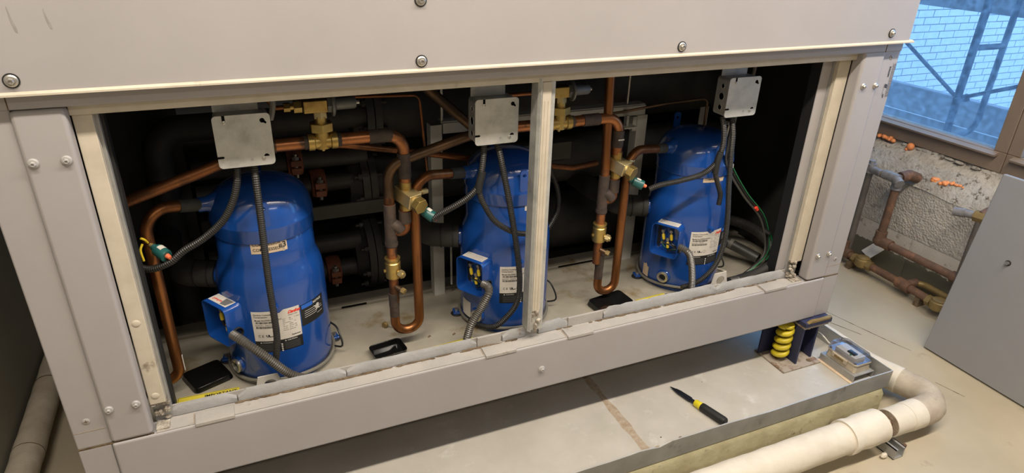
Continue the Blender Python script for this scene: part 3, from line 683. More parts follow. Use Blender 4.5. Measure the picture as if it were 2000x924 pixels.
# ------------------------------------------------------------------ compressors
def on_cyl(cx, r, cy=0.28):
    def fn(u, v): # u = arc length from the front, v = height
        a = u/r; return Vector((cx+r*math.sin(a), cy-r*math.cos(a), v))
    return fn
def patch(cx, r, a0, a1, z0, z1, n=14, jag=None):
    f = Flat(); R = r*PI/180
    for k in range(n):
        u0 = (a0+(a1-a0)*k/n)*R; u1 = (a0+(a1-a0)*(k+1)/n)*R
        t0 = z1+(jag(k/n) if jag else 0); t1 = z1+(jag((k+1)/n) if jag else 0)
        f.v += [(u0, z0), (u1, z0), (u1, t1), (u0, t0)]; o = len(f.v)-4; f.f.append([o, o+1, o+2, o+3])
    return f
def compressor(cx, idx, label):
    CY, B = 0.28, 0.40
    t = thing('compressor', label, 'compressor', (cx, CY, B), 'blue compressors in the cabinet')
    body = [(0.0, 0.006), (0.118, 0.006), (0.132, 0.014), (0.1362, 0.030), (0.1370, 0.06), (0.1370, 0.2550), (0.1362, 0.2820), (0.1330, 0.3060), (0.1270, 0.3260), (0.1220, 0.3400), (0.1205, 0.3560), (0.1205, 0.4200), (0.119, 0.4220)]
    MB().lathe(body, (cx, CY, B), n=72).build('shell', 'comp_blue', t, smooth=50)
    cap = [(0.119, 0.4160), (0.1240, 0.4170), (0.1252, 0.4200), (0.1252, 0.4480), (0.1262, 0.4510), (0.1262, 0.4550), (0.1248, 0.4580), (0.1236, 0.4720), (0.1190, 0.4920), (0.1090, 0.5120), (0.0920, 0.5280), (0.0680, 0.5390), (0.0380, 0.5455), (0.0, 0.5470)]
    MB().lathe(cap, (cx, CY, B), n=72).build('cap', 'comp_blue', t, smooth=50)
    # base ring, feet
    MB().lathe([(0.10, 0.0), (0.128, 0.0), (0.130, 0.010), (0.12, 0.012)], (cx, CY, B), n=48).build('base_ring', 'comp_blue', t)
    for a in (12, 90, 168):
        d = Vector((math.cos(math.radians(a)), math.sin(math.radians(a)), 0)); c = Vector((cx, CY, B))+d*0.143
        MB().obox(c+Z*0.010, d, Z.cross(d), Z, 0.020, 0.016, 0.004).build('foot', 'comp_blue', t, bevel=0.003)
        MB().lathe([(0.0, 0), (0.017, 0.0), (0.019, 0.003), (0.015, 0.006), (0, 0.006)], c+d*0.008, n=20).build('rubber_foot', 'black_rubber', t)
        MB().hexa(c+d*0.008+Z*0.014, Z, 0.007, 0.006).build('foot_nut', 'bolt_metal', t)
    # lifting lugs
    for (a, z0, z1) in ((178, 0.490, 0.565), (0 if idx != 2 else -4, 0.460, 0.523)):
        ar = math.radians(a); d = Vector((math.sin(ar), -math.cos(ar), 0)); tg = Vector((math.cos(ar), math.sin(ar), 0))
        w = 0.0125; h = z1-z0
        lug = MB(); ring = rrect(2*w, h, 0.008); hole = circ(0, h*0.26, 0.0055, len(ring))
        org = Vector((cx, CY, B+(z0+z1)/2))+d*(0.1235 if a == 178 else 0.1225)
        n = len(ring); vs = []
        hole = [(0.0055*math.cos(2*PI*k/n), h*0.26+0.0055*math.sin(2*PI*k/n)) for k in range(n)]
        for lay in (-0.0025, 0.0025):
            for p in ring: vs.append(org+tg*p[0]+Z*p[1]+d*lay)
            for p in hole: vs.append(org+tg*p[0]+Z*p[1]+d*lay)
        fs = []
        for k in range(n):
            k2 = (k+1) % n
            fs += [(k, k2, n+k2, n+k), (2*n+k, 3*n+k, 3*n+k2, 2*n+k2), (k, 2*n+k, 2*n+k2, k2), (n+k, n+k2, 3*n+k2, 3*n+k)]
        lug.add(vs, fs); lug.build('lifting_lug', 'comp_blue', t)
    # discharge stub
    a = Vector((cx-0.095, CY-0.012, B+0.494)); b = Vector((cx-0.137, CY-0.020, B+0.497)); dd = (b-a).normalized()
    MB().lathe([(0.030, 0), (0.026, 0.014), (0.022, 0.022), (0.0185, 0.032), (0.0185, 0.050), (0.013, 0.050)], a, dd, 28).build('discharge_port', 'comp_blue', t)
    # suction port at the rear left
    MB().cyl((cx-0.10, CY+0.04, B+0.267), (cx-0.148, CY+0.06, B+0.267), 0.030, 24).build('suction_port', 'comp_blue', t)
    # sight glass
    ar = math.radians(-57.5); d = Vector((math.sin(ar), -math.cos(ar), 0)); c = Vector((cx, CY, B+0.0525))+d*0.128
    sg = MB().lathe([(0.025, 0), (0.024, 0.010), (0.021, 0.014)], c, d, 28).build('sight_glass', 'comp_blue', t)
    MB().lathe([(0.0195, 0.010), (0.0195, 0.020), (0.017, 0.0215), (0.0125, 0.0215), (0.0115, 0.016), (0.0115, 0.010)], c, d, 28).build('sight_ring', 'bolt_metal', sg)
    MB().lathe([(0.0, 0.0140), (0.0118, 0.0140)], c, d, 24).build('sight_lens', 'tray_black', sg)
    if idx != 1:
        MB().cyl(c+d*0.0185+Z*0.014, c+d*0.0192+Z*0.017, 0.0035, 8).build('yellow_mark', 'yellow_plastic', sg)
    # crankcase heater band
    n = 64; path = []
    for k in range(n):
        q = 2*PI*k/n; path.append((cx+0.1405*math.cos(q), CY+0.1405*math.sin(q), B+0.020+0.004*math.sin(3*q+idx)))
    hb = MB().tube(path, 0.0048, 8, closed=True).build('heater_band', 'wire_grey', t)
    if idx != 1:
        MB().tube(spline([(cx+0.137, CY-0.03, B+0.018), (cx+0.158, CY-0.06, B+0.035), (cx+0.152, CY-0.03, B+0.075), (cx+0.138, CY+0.01, B+0.075)], 0.008), 0.0028, 8).build('heater_lead', 'wire_black', hb)
    if idx == 1:
        MB().tube(spline([(cx+0.137, CY-0.03, B+0.018), (cx+0.165, CY-0.05, B+0.035), (cx+0.152, CY-0.03, B+0.085), (cx+0.138, CY+0.01, B+0.085)], 0.008), 0.0028, 8).build('heater_lead', 'wire_black', hb)
    # terminal box, open towards the front left
    th = math.radians(-57.3); od = Vector((math.sin(th), -math.cos(th), 0)); tg = Vector((math.cos(th), math.sin(th), 0))
    c0 = Vector((cx, CY, B+0.202)); hw, hh, r0, r1 = 0.0475, 0.056, 0.105, 0.1775
    org = c0-tg*0.0015
    outer = rrect(2*hw, 2*hh, 0.014, 4); inner = rrect(2*hw-0.005, 2*hh-0.005, 0.012, 4); n = len(outer); mb = MB(); vs = []
    for (pl, h) in ((outer, r0), (outer, r1), (inner, r1), (inner, r0+0.026)):
        for p in pl: vs.append(org+tg*p[0]+Z*p[1]+od*h)
    fs = []
    for L_ in range(3):
        for k in range(n): fs.append((L_*n+k, L_*n+(k+1) % n, (L_+1)*n+(k+1) % n, (L_+1)*n+k))
    fs.append(tuple(3*n+k for k in range(n)))
    mb.add(vs, fs); tb = mb.build('terminal_box', 'cover_blue', t, smooth=45)
    MB().prism(rrect(0.080, 0.094, 0.012), tg, Z, od, org+Z*0.002, r0+0.0265, r0+0.029).build('terminal_block', 'label_black', tb)
    for (u, v, tilt) in ((-0.018, 0.022, 0.25), (0.010, 0.026, 0.2), (0.002, -0.004, 0.15)):
        p = org+tg*u+Z*v+od*(r0+0.028); e = p+od*0.016; dn = (tg*tilt-Z*0.95+od*0.10).normalized()
        tm = MB().cyl(p, e, 0.0042, 10).build('terminal_stud', 'bolt_metal', tb)
        MB().hexa(e-od*0.002, od, 0.0058, 0.004).build('terminal_nut', 'bolt_metal', tb)
        MB().cyl(e+dn*0.003, e+dn*0.010, 0.0032, 8).build('ring_lug', 'brass_pale', tb)
        MB().tube([e+dn*0.009, e+dn*0.012, e+dn*0.026, e+dn*0.029], 0, 12, True, [0.0035, 0.0052, 0.0052, 0.0042]).build('lug_sleeve', 'yellow_plastic', tb)
        q = e+dn*0.029; ex = org+tg*0.040-Z*0.030+od*(r0+0.045)
        MB().tube(spline([q, q+dn*0.012, (q+ex)/2+od*0.004, ex], 0.005), 0.0026, 8).build('lead_wire', 'wire_black', tb)
    MB().tube(spline([org-tg*0.022-Z*0.020+od*(r0+0.03), org-tg*0.012-Z*0.034+od*(r0+0.036), org+tg*0.012-Z*0.043+od*(r0+0.036), org+tg*0.040-Z*0.032+od*(r0+0.044)], 0.005), 0.0024, 8).build('earth_wire', 'wire_green', tb)
    MB().hexa(org-tg*0.020-Z*0.026+od*(r0+0.026), od, 0.005, 0.008).build('earth_screw', 'brass_pale', tb)
    fnt = lambda u, v: org+tg*u+Z*(hh+0.0004)+od*(0.152+v)
    sl = MB().add([fnt(u, v)+Z*h for h in (-0.0006, 0.0004) for (u, v) in ((-0.034, -0.016), (0.036, -0.016), (0.036, 0.014), (-0.034, 0.014))], [(0,3,2,1),(4,5,6,7),(0,1,5,4),(1,2,6,5),(2,3,7,6),(3,0,4,7)]).build('box_sticker', 'label_white', tb)
    if idx == 0:
        fl_ = Flat(); fl_.text('Danfoss', -0.030, 0.0, 0.011, shear=0.4, bold=0.0003); fl_.place(lambda u, v: fnt(u, v)+Z*0.0008, 'sticker_logo', 'print_red', tb)
        fg = Flat(); fg.poly([(0.004,-0.013),(0.034,-0.014),(0.030,0.010),(0.010,0.012)]); fg.place(lambda u, v: fnt(u, v)+Z*0.0009, 'sticker_scuff', 'print_grey', tb)
    else:
        ln = Flat()
        for q in range(4): ln.rect(-0.030, 0.008-q*0.006, 0.03-0.008*(q % 2), 0.0088-q*0.006)
        ln.place(lambda u, v: fnt(u, v)+Z*0.0008, 'sticker_print', 'print_grey', tb)
    MB().lathe([(0.0165, 0), (0.0165, 0.004), (0.0145, 0.005), (0.0135, 0.0)], org+tg*hw-Z*0.022+od*0.153, tg, 20).build('bushing', 'black_rubber', tb)
    # printed nameplate
    R = 0.1374; dg = R*PI/180; fn0 = on_cyl(cx, R); fn1 = on_cyl(cx, R+0.0004); fn2 = on_cyl(cx, R+0.0007)
    a0, a1 = -28.5, 21.5; zt = 0.634
    notch = lambda k: -0.010*max(0, 1-abs(k-0.56)/0.10)
    np_ = patch(cx, R, a0, a1, 0.545, zt, 24, notch).place(fn1, 'nameplate', 'label_white', t)
    np_['label'] = 'white printed data plate with barcodes and a red logo'
    u0 = a0*dg; pr = Flat()
    pr.text('Danfoss Commercial', u0+0.005, 0.6225, 0.0062, bold=0.0001).text('Compressors', u0+0.005, 0.6160, 0.0062, bold=0.0001)
    pr.text('Model No:WSH161A4ALC', u0+0.006, 0.6060, 0.0060, bold=0.00015); pr.text('Serial No.   OJ2700', u0+0.006, 0.5920, 0.0052)
    for (zz, hgt) in ((0.598, 0.006), (0.5835, 0.0065)):
        u = u0+0.008; rb = random.Random(int(zz*1000))
        while u < u0+0.060:
            w = rb.choice((0.0006, 0.0009, 0.0015)); pr.rect(u, zz, u+w, zz+hgt); u += w+rb.choice((0.0006, 0.0010))
    pr.text('C E', u0+0.010, 0.5575, 0.0095, bold=0.0001).text('UL', u0+0.031, 0.5575, 0.0095, shear=-0.2, bold=0.0006).text('us', u0+0.043, 0.5575, 0.005, bold=0.0002)
    for k in range(18):
        q0 = 2*PI*k/18; q1 = 2*PI*(k+1)/18; cxx, czz = u0+0.055, 0.561
        pr.poly([(cxx+0.0048*math.cos(q0), czz+0.0048*math.sin(q0)), (cxx+0.0048*math.cos(q1), czz+0.0048*math.sin(q1)), (cxx+0.0041*math.cos(q1), czz+0.0041*math.sin(q1)), (cxx+0.0041*math.cos(q0), czz+0.0041*math.sin(q0))])
    pr.text('Made in USA', u0+0.090, 0.6125, 0.0045)
    for i, (s1, s2, s3) in enumerate((('Volts', '460', '3~ 60Hz'), ('LRA', '175 A', ''), ('Max pressure', '', 'psi'), ('Oil', '160SZ', ''), ('HP side', '33.3 bar', '483'), ('LP side', '24 bar', '348'), ('Thermal', 'protected', ''))):
        z_ = 0.6040-i*0.0056; pr.text(s1, u0+0.074, z_, 0.0038).text(s2, u0+0.090, z_, 0.0038).text(s3, u0+0.104, z_, 0.0038)
    pr.text('Performer', u0+0.093, 0.5515, 0.0055, bold=0.0002)
    pr.place(fn2, 'plate_print', 'print_black', np_)
    rd = Flat(); rd.text('Danfoss', u0+0.089, 0.6190, 0.0115, shear=0.45, bold=0.0006, spacing=0.85); rd.place(fn2, 'plate_logo', 'print_red', np_)
    wb = patch(cx, R, a0, a1, 0.511, 0.5455, 24).place(on_cyl(cx, R+0.0003), 'warning_strip', 'label_black', t)
    wp = Flat(); wp.text('\u25b2 WARNING', u0+0.012, 0.5385, 0.0052); wp.text('CAUTION', u0+0.080, 0.5385, 0.0056, bold=0.0001)
    wp.poly([(u0+0.073, 0.5385), (u0+0.078, 0.5385), (u0+0.0755, 0.5425)]).poly([(u0+0.012, 0.5385), (u0+0.017, 0.5385), (u0+0.0145, 0.5425)])
    for i in range(4): wp.poly([(u0+0.0625, 0.5335-i*0.0065), (u0+0.0665, 0.5335-i*0.0065), (u0+0.0680, 0.5300-i*0.0065), (u0+0.0645, 0.5288-i*0.0065)])
    wp.place(fn2, 'warning_print', 'print_white', wb)
    wl = Flat()
    for i in range(6): wl.rect(u0+0.010, 0.5330-i*0.0036, u0+0.058, 0.5337-i*0.0036, 6).rect(u0+0.072, 0.5330-i*0.0036, u0+0.113, 0.5337-i*0.0036, 6)
    wl.place(fn2, 'warning_fine_print', 'print_grey', wb)
    ar = math.radians(-2.0); d = Vector((math.sin(ar), -math.cos(ar), 0))
    MB().cyl(Vector((cx, CY, 0.645))+d*0.134, Vector((cx, CY, 0.645))+d*0.152, 0.0068, 14).build('cover_stud', 'comp_blue', t, bevel=0.001)
    if idx in (0, 2):
        R2 = 0.1208; f2 = on_cyl(cx, R2+0.0004); d2 = R2*PI/180
        b0, b1 = (-20.0, 21.0) if idx == 0 else (-22.0, 15.0)
        jag = None if idx == 0 else (lambda k: 0.0 if k < 0.42 else -0.004-0.014*(k-0.42)+0.003*math.sin(k*20))
        cl = patch(cx, R2, b0, b1, 0.7895 if idx == 0 else 0.801, 0.8245 if idx == 0 else 0.832, 16, jag).place(f2, 'number_label', 'label_tan', t)
        q = Flat(); uu = b0*d2
        if idx == 0:
            q.text('COMPRESSOR', uu+0.004, 0.8105, 0.0108, bold=0.0001).text('COMPRESSEUR', uu+0.004, 0.7965, 0.0108, bold=0.0001).text('#', uu+0.0655, 0.801, 0.014, bold=0.0002).text('3', uu+0.0745, 0.799, 0.021, bold=0.0004)
        else:
            q.text('COM', uu+0.004, 0.8195, 0.0095, bold=0.0001).text('COMPRESSE', uu+0.004, 0.8085, 0.0085, bold=0.0001)
        q.place(on_cyl(cx, R2+0.0008), 'label_print', 'print_black', cl)
        if idx == 0:
            tp = Flat(); tp.rect(b1*d2-0.0125, 0.788, b1*d2-0.007, 0.826); tp.place(on_cyl(cx, R2+0.0006), 'label_tear', 'pipe_wrap_dirty', cl)
    if idx == 1:
        patch(cx, 0.1208, 3, 14, 0.80, 0.826, 5).place(on_cyl(cx, 0.1213), 'number_label', 'label_white', t)
        patch(cx, R, -89, -70, 0.428, 0.483, 8).place(on_cyl(cx, R+0.0005), 'side_sticker', 'label_white', t)
    if idx == 2:
        patch(cx, R, -97, -84, 0.424, 0.468, 6, lambda k: -0.010*k*math.sin(k*9)).place(on_cyl(cx, R+0.0006), 'side_sticker', 'label_tan', t)
    if idx in (0, 2):
        nt_ = patch(cx, R, 23.0, 57.0, 0.566, 0.629, 14).place(on_cyl(cx, R+0.0004), 'notice_sticker', 'label_black', t)
        v0 = 23*dg; q = Flat(); q.text('NOTICE', v0+0.040, 0.618, 0.0085, bold=0.0003)
        for i, (s, e) in enumerate(((0.012, 0.05), (0.010, 0.072), (0.010, 0.074), (0.010, 0.05), (0.052, 0.074))): q.rect(v0+s, 0.606-i*0.006, v0+e, 0.6072-i*0.006, 8)
        q.place(on_cyl(cx, R+0.0007), 'notice_print', 'print_white', nt_)
        q = Flat(); q.rect(v0+0.003, 0.616, v0+0.038, 0.6275, 6); q.place(on_cyl(cx, R+0.0006), 'notice_band', 'print_blue', nt_)
        q = Flat(); q.poly([(v0+0.040, 0.611), (v0+0.047, 0.607), (v0+0.055, 0.612), (v0+0.063, 0.608), (v0+0.060, 0.600), (v0+0.064, 0.592), (v0+0.054, 0.595), (v0+0.047, 0.590), (v0+0.049, 0.600)])
        q.place(on_cyl(cx, R+0.0009), 'torn_paper', 'torn_paper', nt_)
        # pierced bracket standing in front of the base
        bx = cx-0.040 if idx == 0 else cx+0.040
        br = MB(); hb_ = 0.078 if idx == 0 else 0.096; ring = [(-0.052, 0), (-0.034, hb_), (0.014, hb_), (0.038, 0.0)]
        n2 = 24; hole = circ(-0.006, 0.014, 0.0175, n2); outer = []
        per = []
        for i in range(4):
            a_, b_ = Vector(ring[i]), Vector(ring[(i+1) % 4])
            for k_ in range(6): per.append(a_.lerp(b_, k_/6))
        # match angles between the outline and the hole
        cc = Vector((-0.006, hb_-0.030)); per.sort(key=lambda p: math.atan2(p.y-cc.y, p.x-cc.x)); hole = [cc+Vector((math.cos(math.atan2(p.y-cc.y, p.x-cc.x)), math.sin(math.atan2(p.y-cc.y, p.x-cc.x))))*0.0165 for p in per]
        vs = []; yb = 0.094
        for yy in (yb, yb+0.003):
            vs += [Vector((bx+p.x, yy, B+p.y)) for p in per]+[Vector((bx+p.x, yy, B+p.y)) for p in hole]
        fs = []; n2 = len(per)
        for k_ in range(n2):
            k2 = (k_+1) % n2
            fs += [(k_, k2, n2+k2, n2+k_), (2*n2+k_, 3*n2+k_, 3*n2+k2, 2*n2+k2), (k_, 2*n2+k_, 2*n2+k2, k2), (n2+k_, n2+k2, 3*n2+k2, 3*n2+k_)]
        br.add(vs, fs); br.build('lifting_bracket', 'label_white', t)
    return t
compressor(0.462, 0, 'blue compressor numbered 3 on its tan label, nearest the left post')
compressor(1.142, 1, 'blue compressor partly hidden behind the upright between the two bays')
compressor(1.822, 2, 'blue compressor at the right end with a torn tan label')

# ------------------------------------------------------------------ copper pipework
RP = 0.0135
def hexnut(mb, c, ax, r, h): return mb.hexa(c, ax, r, h)
def ball_valve(c, parent, sgn=1):
    c = Vector(c)
    v = MB().lathe([(0.0150, -0.030), (0.0205, -0.028), (0.0215, -0.022), (0.0215, 0.018), (0.0195, 0.020), (0.0195, 0.026), (0.0215, 0.028), (0.0215, 0.032), (0.0150, 0.033)], c, Z, 28).build('ball_valve', 'brass', parent)
    d = Vector((0.55, -0.80, -0.18)).normalized(); q = c+Z*(-0.006)
    MB().cyl(q, q+d*0.030, 0.0085, 14).build('valve_stem', 'brass', v)
    MB().hexa(q+d*0.024, d, 0.0115, 0.012).build('valve_cap', 'brass_pale', v)
    MB().cyl(q+d*0.036, q+d*0.040, 0.0075, 14).build('cap_tip', 'brass_pale', v)
    MB().cyl(c-Z*0.006-X*0.018, c-Z*0.006-X*0.026, 0.005, 8).build('valve_lug', 'brass', v)
    return v
def port(c, parent):
    c = Vector(c); d = Vector((0.6, -0.75, -0.25)).normalized()
    p = MB().cyl(c, c+d*0.022, 0.0075, 12).build('access_port', 'copper_dark', parent)
    MB().hexa(c+d*0.020, d, 0.0085, 0.012).build('port_cap', 'old_brass', p)
def service_valve(top, bot, parent):
    """brass block valve with a big hexagonal cap facing forward right"""
    top, bot = Vector(top), Vector(bot); c = (top+bot)/2
    f = Vector((0.42, -0.88, -0.22)).normalized(); s = Z.cross(f).normalized(); u = f.cross(s).normalized()
    v = MB().obox(c+f*0.006, s, f, u, 0.020, 0.034, 0.020).build('service_valve', 'brass_pale', parent, bevel=0.003)
    MB().cyl(c+f*0.038-u*0.002, c+f*0.048-u*0.002, 0.0170, 24).build('cap_collar', 'brass_pale', v)
    MB().hexa(c+f*0.046-u*0.002, f, 0.0222, 0.020).build('hex_cap', 'brass', v, bevel=0.0015)
    MB().tube([c+s*0.018+u*0.010+f*0.02, c+s*0.034+u*0.010+f*0.022, c+s*0.036+u*0.010+f*0.022, c+s*0.052+u*0.010+f*0.024], 0, 14, True, [0.0055, 0.0055, 0.0080, 0.0080]).build('gauge_port', 'brass_pale', v)
    MB().tube([top+Z*0.012, top-Z*0.012], 0.0165, 18).build('top_socket', 'brass', v)
    MB().tube([bot+Z*0.012, bot-Z*0.014], 0.0165, 18).build('bottom_socket', 'brass', v)
    return v
def relief_valve(c, parent, tube_left=None):
    """brass tee on the pipe carrying an angle relief valve"""
    c = Vector(c)
    tee = MB().tube([c-X*0.034, c-X*0.020, c-X*0.018, c+X*0.018, c+X*0.020, c+X*0.034], 0, 20, True, [0.0205, 0.0205, 0.0175, 0.0175, 0.0205, 0.0205]).build('valve_tee', 'brass', parent)
    MB().tube([c-Z*0.016, c+Z*0.030], 0.0180, 20).build('tee_branch', 'brass', tee)
    MB().cyl(c-Z*0.016, c-Z*0.024, 0.004, 8).build('drain_plug', 'brass_pale', tee)
    MB().hexa(c+Z*0.026, Z, 0.0290, 0.021).build('union_nut', 'brass', tee, bevel=0.0015)
    MB().cyl(c+Z*0.046, c+Z*0.062, 0.0150, 20).build('threaded_neck', 'brass', tee)
    MB().hexa(c+Z*0.058, Z, 0.0165, 0.018).build('neck_nut', 'brass_pale', tee)
    rv = MB().box(c+Vector((-0.038, -0.018, 0.074)), c+Vector((0.018, 0.018, 0.104))).build('relief_body', 'brass', parent, bevel=0.003)
    k = c+Z*0.089
    MB().hexa(k-X*0.058, X, 0.0150, 0.018).build('inlet_nut', 'brass', rv)
    MB().cyl(k-X*0.066, k-X*0.058, 0.008, 14).build('inlet_neck', 'brass', rv)
    MB().hexa(k-X*0.080, X, 0.0110, 0.014).build('flare_nut', 'brass', rv)
    MB().hexa(k+X*0.018, X, 0.0200, 0.010).build('bonnet_nut', 'valve_grey', rv)
    MB().lathe([(0.016, 0), (0.029, 0.001), (0.0295, 0.006), (0.018, 0.011)], k+X*0.027, X, 28).build('flange_disc', 'valve_grey', rv)
    MB().tube([k+X*0.036, k+X*0.040, k+X*0.082, k+X*0.086], 0, 18, True, [0.0165, 0.0150, 0.0145, 0.0120]).build('bonnet_cap', 'valve_grey', rv)
    MB().cyl(k+X*0.086, k+X*0.0945, 0.0045, 8).build('bonnet_screw', 'bolt_metal', rv)
    if tube_left is not None:
        MB().tube(fillet([k-X*0.078, k-X*tube_left, k-X*(tube_left+0.02)+Z*0.03], 0.01), 0.0055, 10).build('relief_tube', 'copper', rv)
    return tee
Yp = 0.20
def sleeve(path, a, b, r, m, parent, name='sleeve'): return MB().tube(sub(path, a, b), r, 18).build(name, m, parent)

def u_run(t, cx, lx, rx, zb, top_pts, rads):
    """compressor stub -> elbow -> down leg -> U-bend -> up leg"""
    st = Vector((cx-0.128, 0.262, 0.896)); e1 = Vector((rx, Yp, 0.928))
    path = fillet([st, e1, Vector((rx, Yp, zb)), Vector((lx, Yp, zb)), Vector((lx, Yp, 0.56))], [0.052, 0.034, 0.034], 12)
    MB().tube(path, RP, 20).build('u_bend_pipe', 'copper_leg', t)
    d = (e1-st).normalized(); ln = (e1-st).length
    MB().tube([st, st+d*0.062], RP*1.16, 18).build('stub_sleeve', 'sleeve_black', t)
    MB().tube([st-d*0.010, st+d*0.006], RP*1.22, 18).build('stub_ring', 'copper_dark', t)
    MB().tube([Vector((lx, Yp, 0.545)), Vector((lx, Yp, 0.588))], RP*1.07, 18).build('brazed_sleeve', 'brazed_dark', t)
    MB().tube([Vector((lx, Yp, zb+0.055)), Vector((lx, Yp, 0.545))], RP*1.01, 18).build('heat_mark', 'brazed_dark', t)

# run 1: from the left-hand compressor to the riser of the middle one
p1 = thing('discharge_pipe', 'copper pipe from the number 3 compressor crossing behind its junction box', 'copper pipe', (0.5, 0.2, 0.44), 'copper discharge pipes')
u_run(p1, 0.462, 0.136, 0.206, 0.452, None, None)
MB().tube(fillet([(0.136, Yp, 0.56), (0.136, Yp, 0.935), (0.375, Yp, 1.010), (0.47, Yp, 1.046), (0.56, Yp, 1.046)], [0.05, 0.04, 0.08], 10), RP, 20).build('diagonal_pipe', 'copper', p1)
main1 = fillet([(0.50, Yp, 1.046), (0.818, Yp, 1.046), (0.818, Yp, 0.905)], 0.045, 12)
MB().tube(main1, 0.0155, 22).build('cross_pipe', 'copper_bare', p1)
MB().tube([(0.497, Yp, 1.046), (0.512, Yp, 1.046)], 0.0185, 20).build('coupling', 'copper_dark', p1)
sleeve(main1, 0.53, 0.66, 0.0175, 'brazed_dark', p1, 'brazed_sleeve')
MB().tube([(0.818, Yp, 0.995), (0.818, Yp, 0.928)], 0.0178, 18).build('brazed_sleeve', 'brazed_dark', p1)
for x in (0.581, 0.659): MB().tube([(x-0.005, Yp, 1.046), (x+0.005, Yp, 1.046)], 0.0172, 18).build('solder_ring', 'brazed_dark', p1)
relief_valve((0.620, Yp, 1.046), p1, 0.10)
service_valve((0.818, Yp, 0.905), (0.818, Yp, 0.852), p1)
def jtrap(t, vx, lx, zt):
    j = fillet([(vx, Yp, zt), (vx, Yp, 0.776), (lx+0.012, Yp, 0.776), (lx, Yp, 0.806)], [0.020, 0.012], 8)
    MB().tube(j, 0.0140, 18).build('trap_pipe', 'copper', t)
    MB().tube([(vx, Yp, zt-0.008), (vx, Yp, 0.800)], 0.0168, 18).build('brazed_sleeve', 'brazed_dark', t)
jtrap(p1, 0.814, 0.776, 0.842)

def riser(t, lx, ztop):
    """brazed upright with a ball valve"""
    MB().tube([(lx, Yp, 0.56), (lx, Yp, ztop)], RP, 20).build('riser_pipe', 'copper', t)
    ball_valve((lx, Yp, 0.668), t)
    port((lx+0.003, Yp-0.010, 0.612), t)
    MB().tube([(lx, Yp, 0.700), (lx, Yp, 0.735)], RP*1.05, 18).build('scorched_sleeve', 'copper_bare', t)
    MB().tube([(lx, Yp, 0.735), (lx, Yp, 0.858)], RP*1.22, 20).build('brazed_tee', 'brazed_dark', t)
    q = Vector((lx, Yp, 0.803))
    MB().tube([q, q+Vector((0.020, -0.006, -0.012)), q+Vector((0.028, -0.008, -0.022))], 0, 18, True, [0.0168, 0.0165, 0.0150]).build('tee_spur', 'brazed_dark', t)
    MB().tube([(lx, Yp, 0.738), (lx, Yp, 0.748)], RP*1.32, 18).build('tee_ring', 'brazed_dark', t)

# run 2: middle compressor
p2 = thing('discharge_pipe', 'copper pipe with ball valve beside the middle compressor, ending past the upright', 'copper pipe', (1.1, 0.2, 0.44), 'copper discharge pipes')
u_run(p2, 1.142, 0.771, 0.842, 0.458, None, None)
riser(p2, 0.773, 0.88)
dg2 = fillet([(0.773, Yp, 0.86), (0.773, Yp, 0.965), (1.00, Yp, 1.024), (1.06, Yp, 1.034), (1.16, Yp, 1.034)], [0.055, 0.08, 0.1], 12)
MB().tube(dg2, RP, 20).build('diagonal_pipe', 'copper_dark', p2)
main2 = fillet([(1.03, Yp, 1.034), (1.461, Yp, 1.034), (1.461, Yp, 0.93)], 0.045, 12)
MB().tube(main2, 0.0155, 22).build('cross_pipe', 'copper_bare', p2)
MB().tube([(1.092, Yp, 1.034), (1.108, Yp, 1.034)], 0.0185, 20).build('coupling', 'copper_dark', p2)
sleeve(main2, 0.60, 0.70, 0.0175, 'brazed_dark', p2, 'brazed_sleeve')
for x in (1.224, 1.302): MB().tube([(x-0.005, Yp, 1.034), (x+0.005, Yp, 1.034)], 0.0172, 18).build('solder_ring', 'brazed_dark', p2)
MB().tube([(1.461, Yp, 0.995), (1.461, Yp, 0.945)], 0.0178, 18).build('brazed_sleeve', 'brazed_dark', p2)
MB().tube([(1.461, Yp, 0.945), (1.461, Yp, 0.922)], 0.0160, 18).build('neck_ring', 'copper_bare', p2)
MB().box((1.452, 0.1815, 0.968), (1.472, 0.1830, 0.972)).build('chalk_mark', 'print_white', p2)
relief_valve((1.263, Yp, 1.034), p2, 0.17)
service_valve((1.463, Yp, 0.918), (1.466, Yp, 0.862), p2)
jtrap(p2, 1.464, 1.424, 0.850)

# run 3: right-hand compressor, riser straight up
p3 = thing('discharge_pipe', 'copper pipe of the right-hand compressor whose riser goes straight up', 'copper pipe', (1.47, 0.2, 0.44), 'copper discharge pipes')
u_run(p3, 1.822, 1.440, 1.506, 0.448, None, None)
riser(p3, 1.428, 0.88)
MB().tube([(1.428, Yp, 0.87), (1.418, Yp+0.01, 1.235)], RP, 20).build('upper_riser', 'copper_leg', p3)

# small lines and pipes behind
def line(name, pts, r, m, label, cat, rad=0.03, n=10, sm=False):
    path = spline(pts, 0.02) if sm else fillet(pts, rad, 8)
    return tag(MB().tube(path, r, n).build(name, m, org=pts[0]), label, cat)
line('capillary_tube', [(0.60, 0.34, 1.118), (0.903, 0.34, 1.105), (0.922, 0.35, 0.88)], 0.0042, 'copper', 'thin copper capillary tube bending down behind the left bay', 'copper tube', 0.02)
line('capillary_tube', [(1.44, 0.31, 1.008), (1.55, 0.31, 1.014), (1.70, 0.30, 1.031), (1.856, 0.30, 1.035), (1.858, 0.30, 0.93)], 0.0042, 'copper_dark', 'thin copper tube arching over the right-hand compressor', 'copper tube', 0.02)
line('liquid_line', [(0.56, 0.38, 0.992), (0.70, 0.38, 0.972), (0.85, 0.38, 0.940), (1.04, 0.38, 0.898), (1.35, 0.38, 0.834), (1.42, 0.38, 0.820), (1.52, 0.40, 0.818)], 0.0095, 'copper', 'slim copper pipe sloping down to the right behind both bays', 'copper pipe', 0.06, 12)
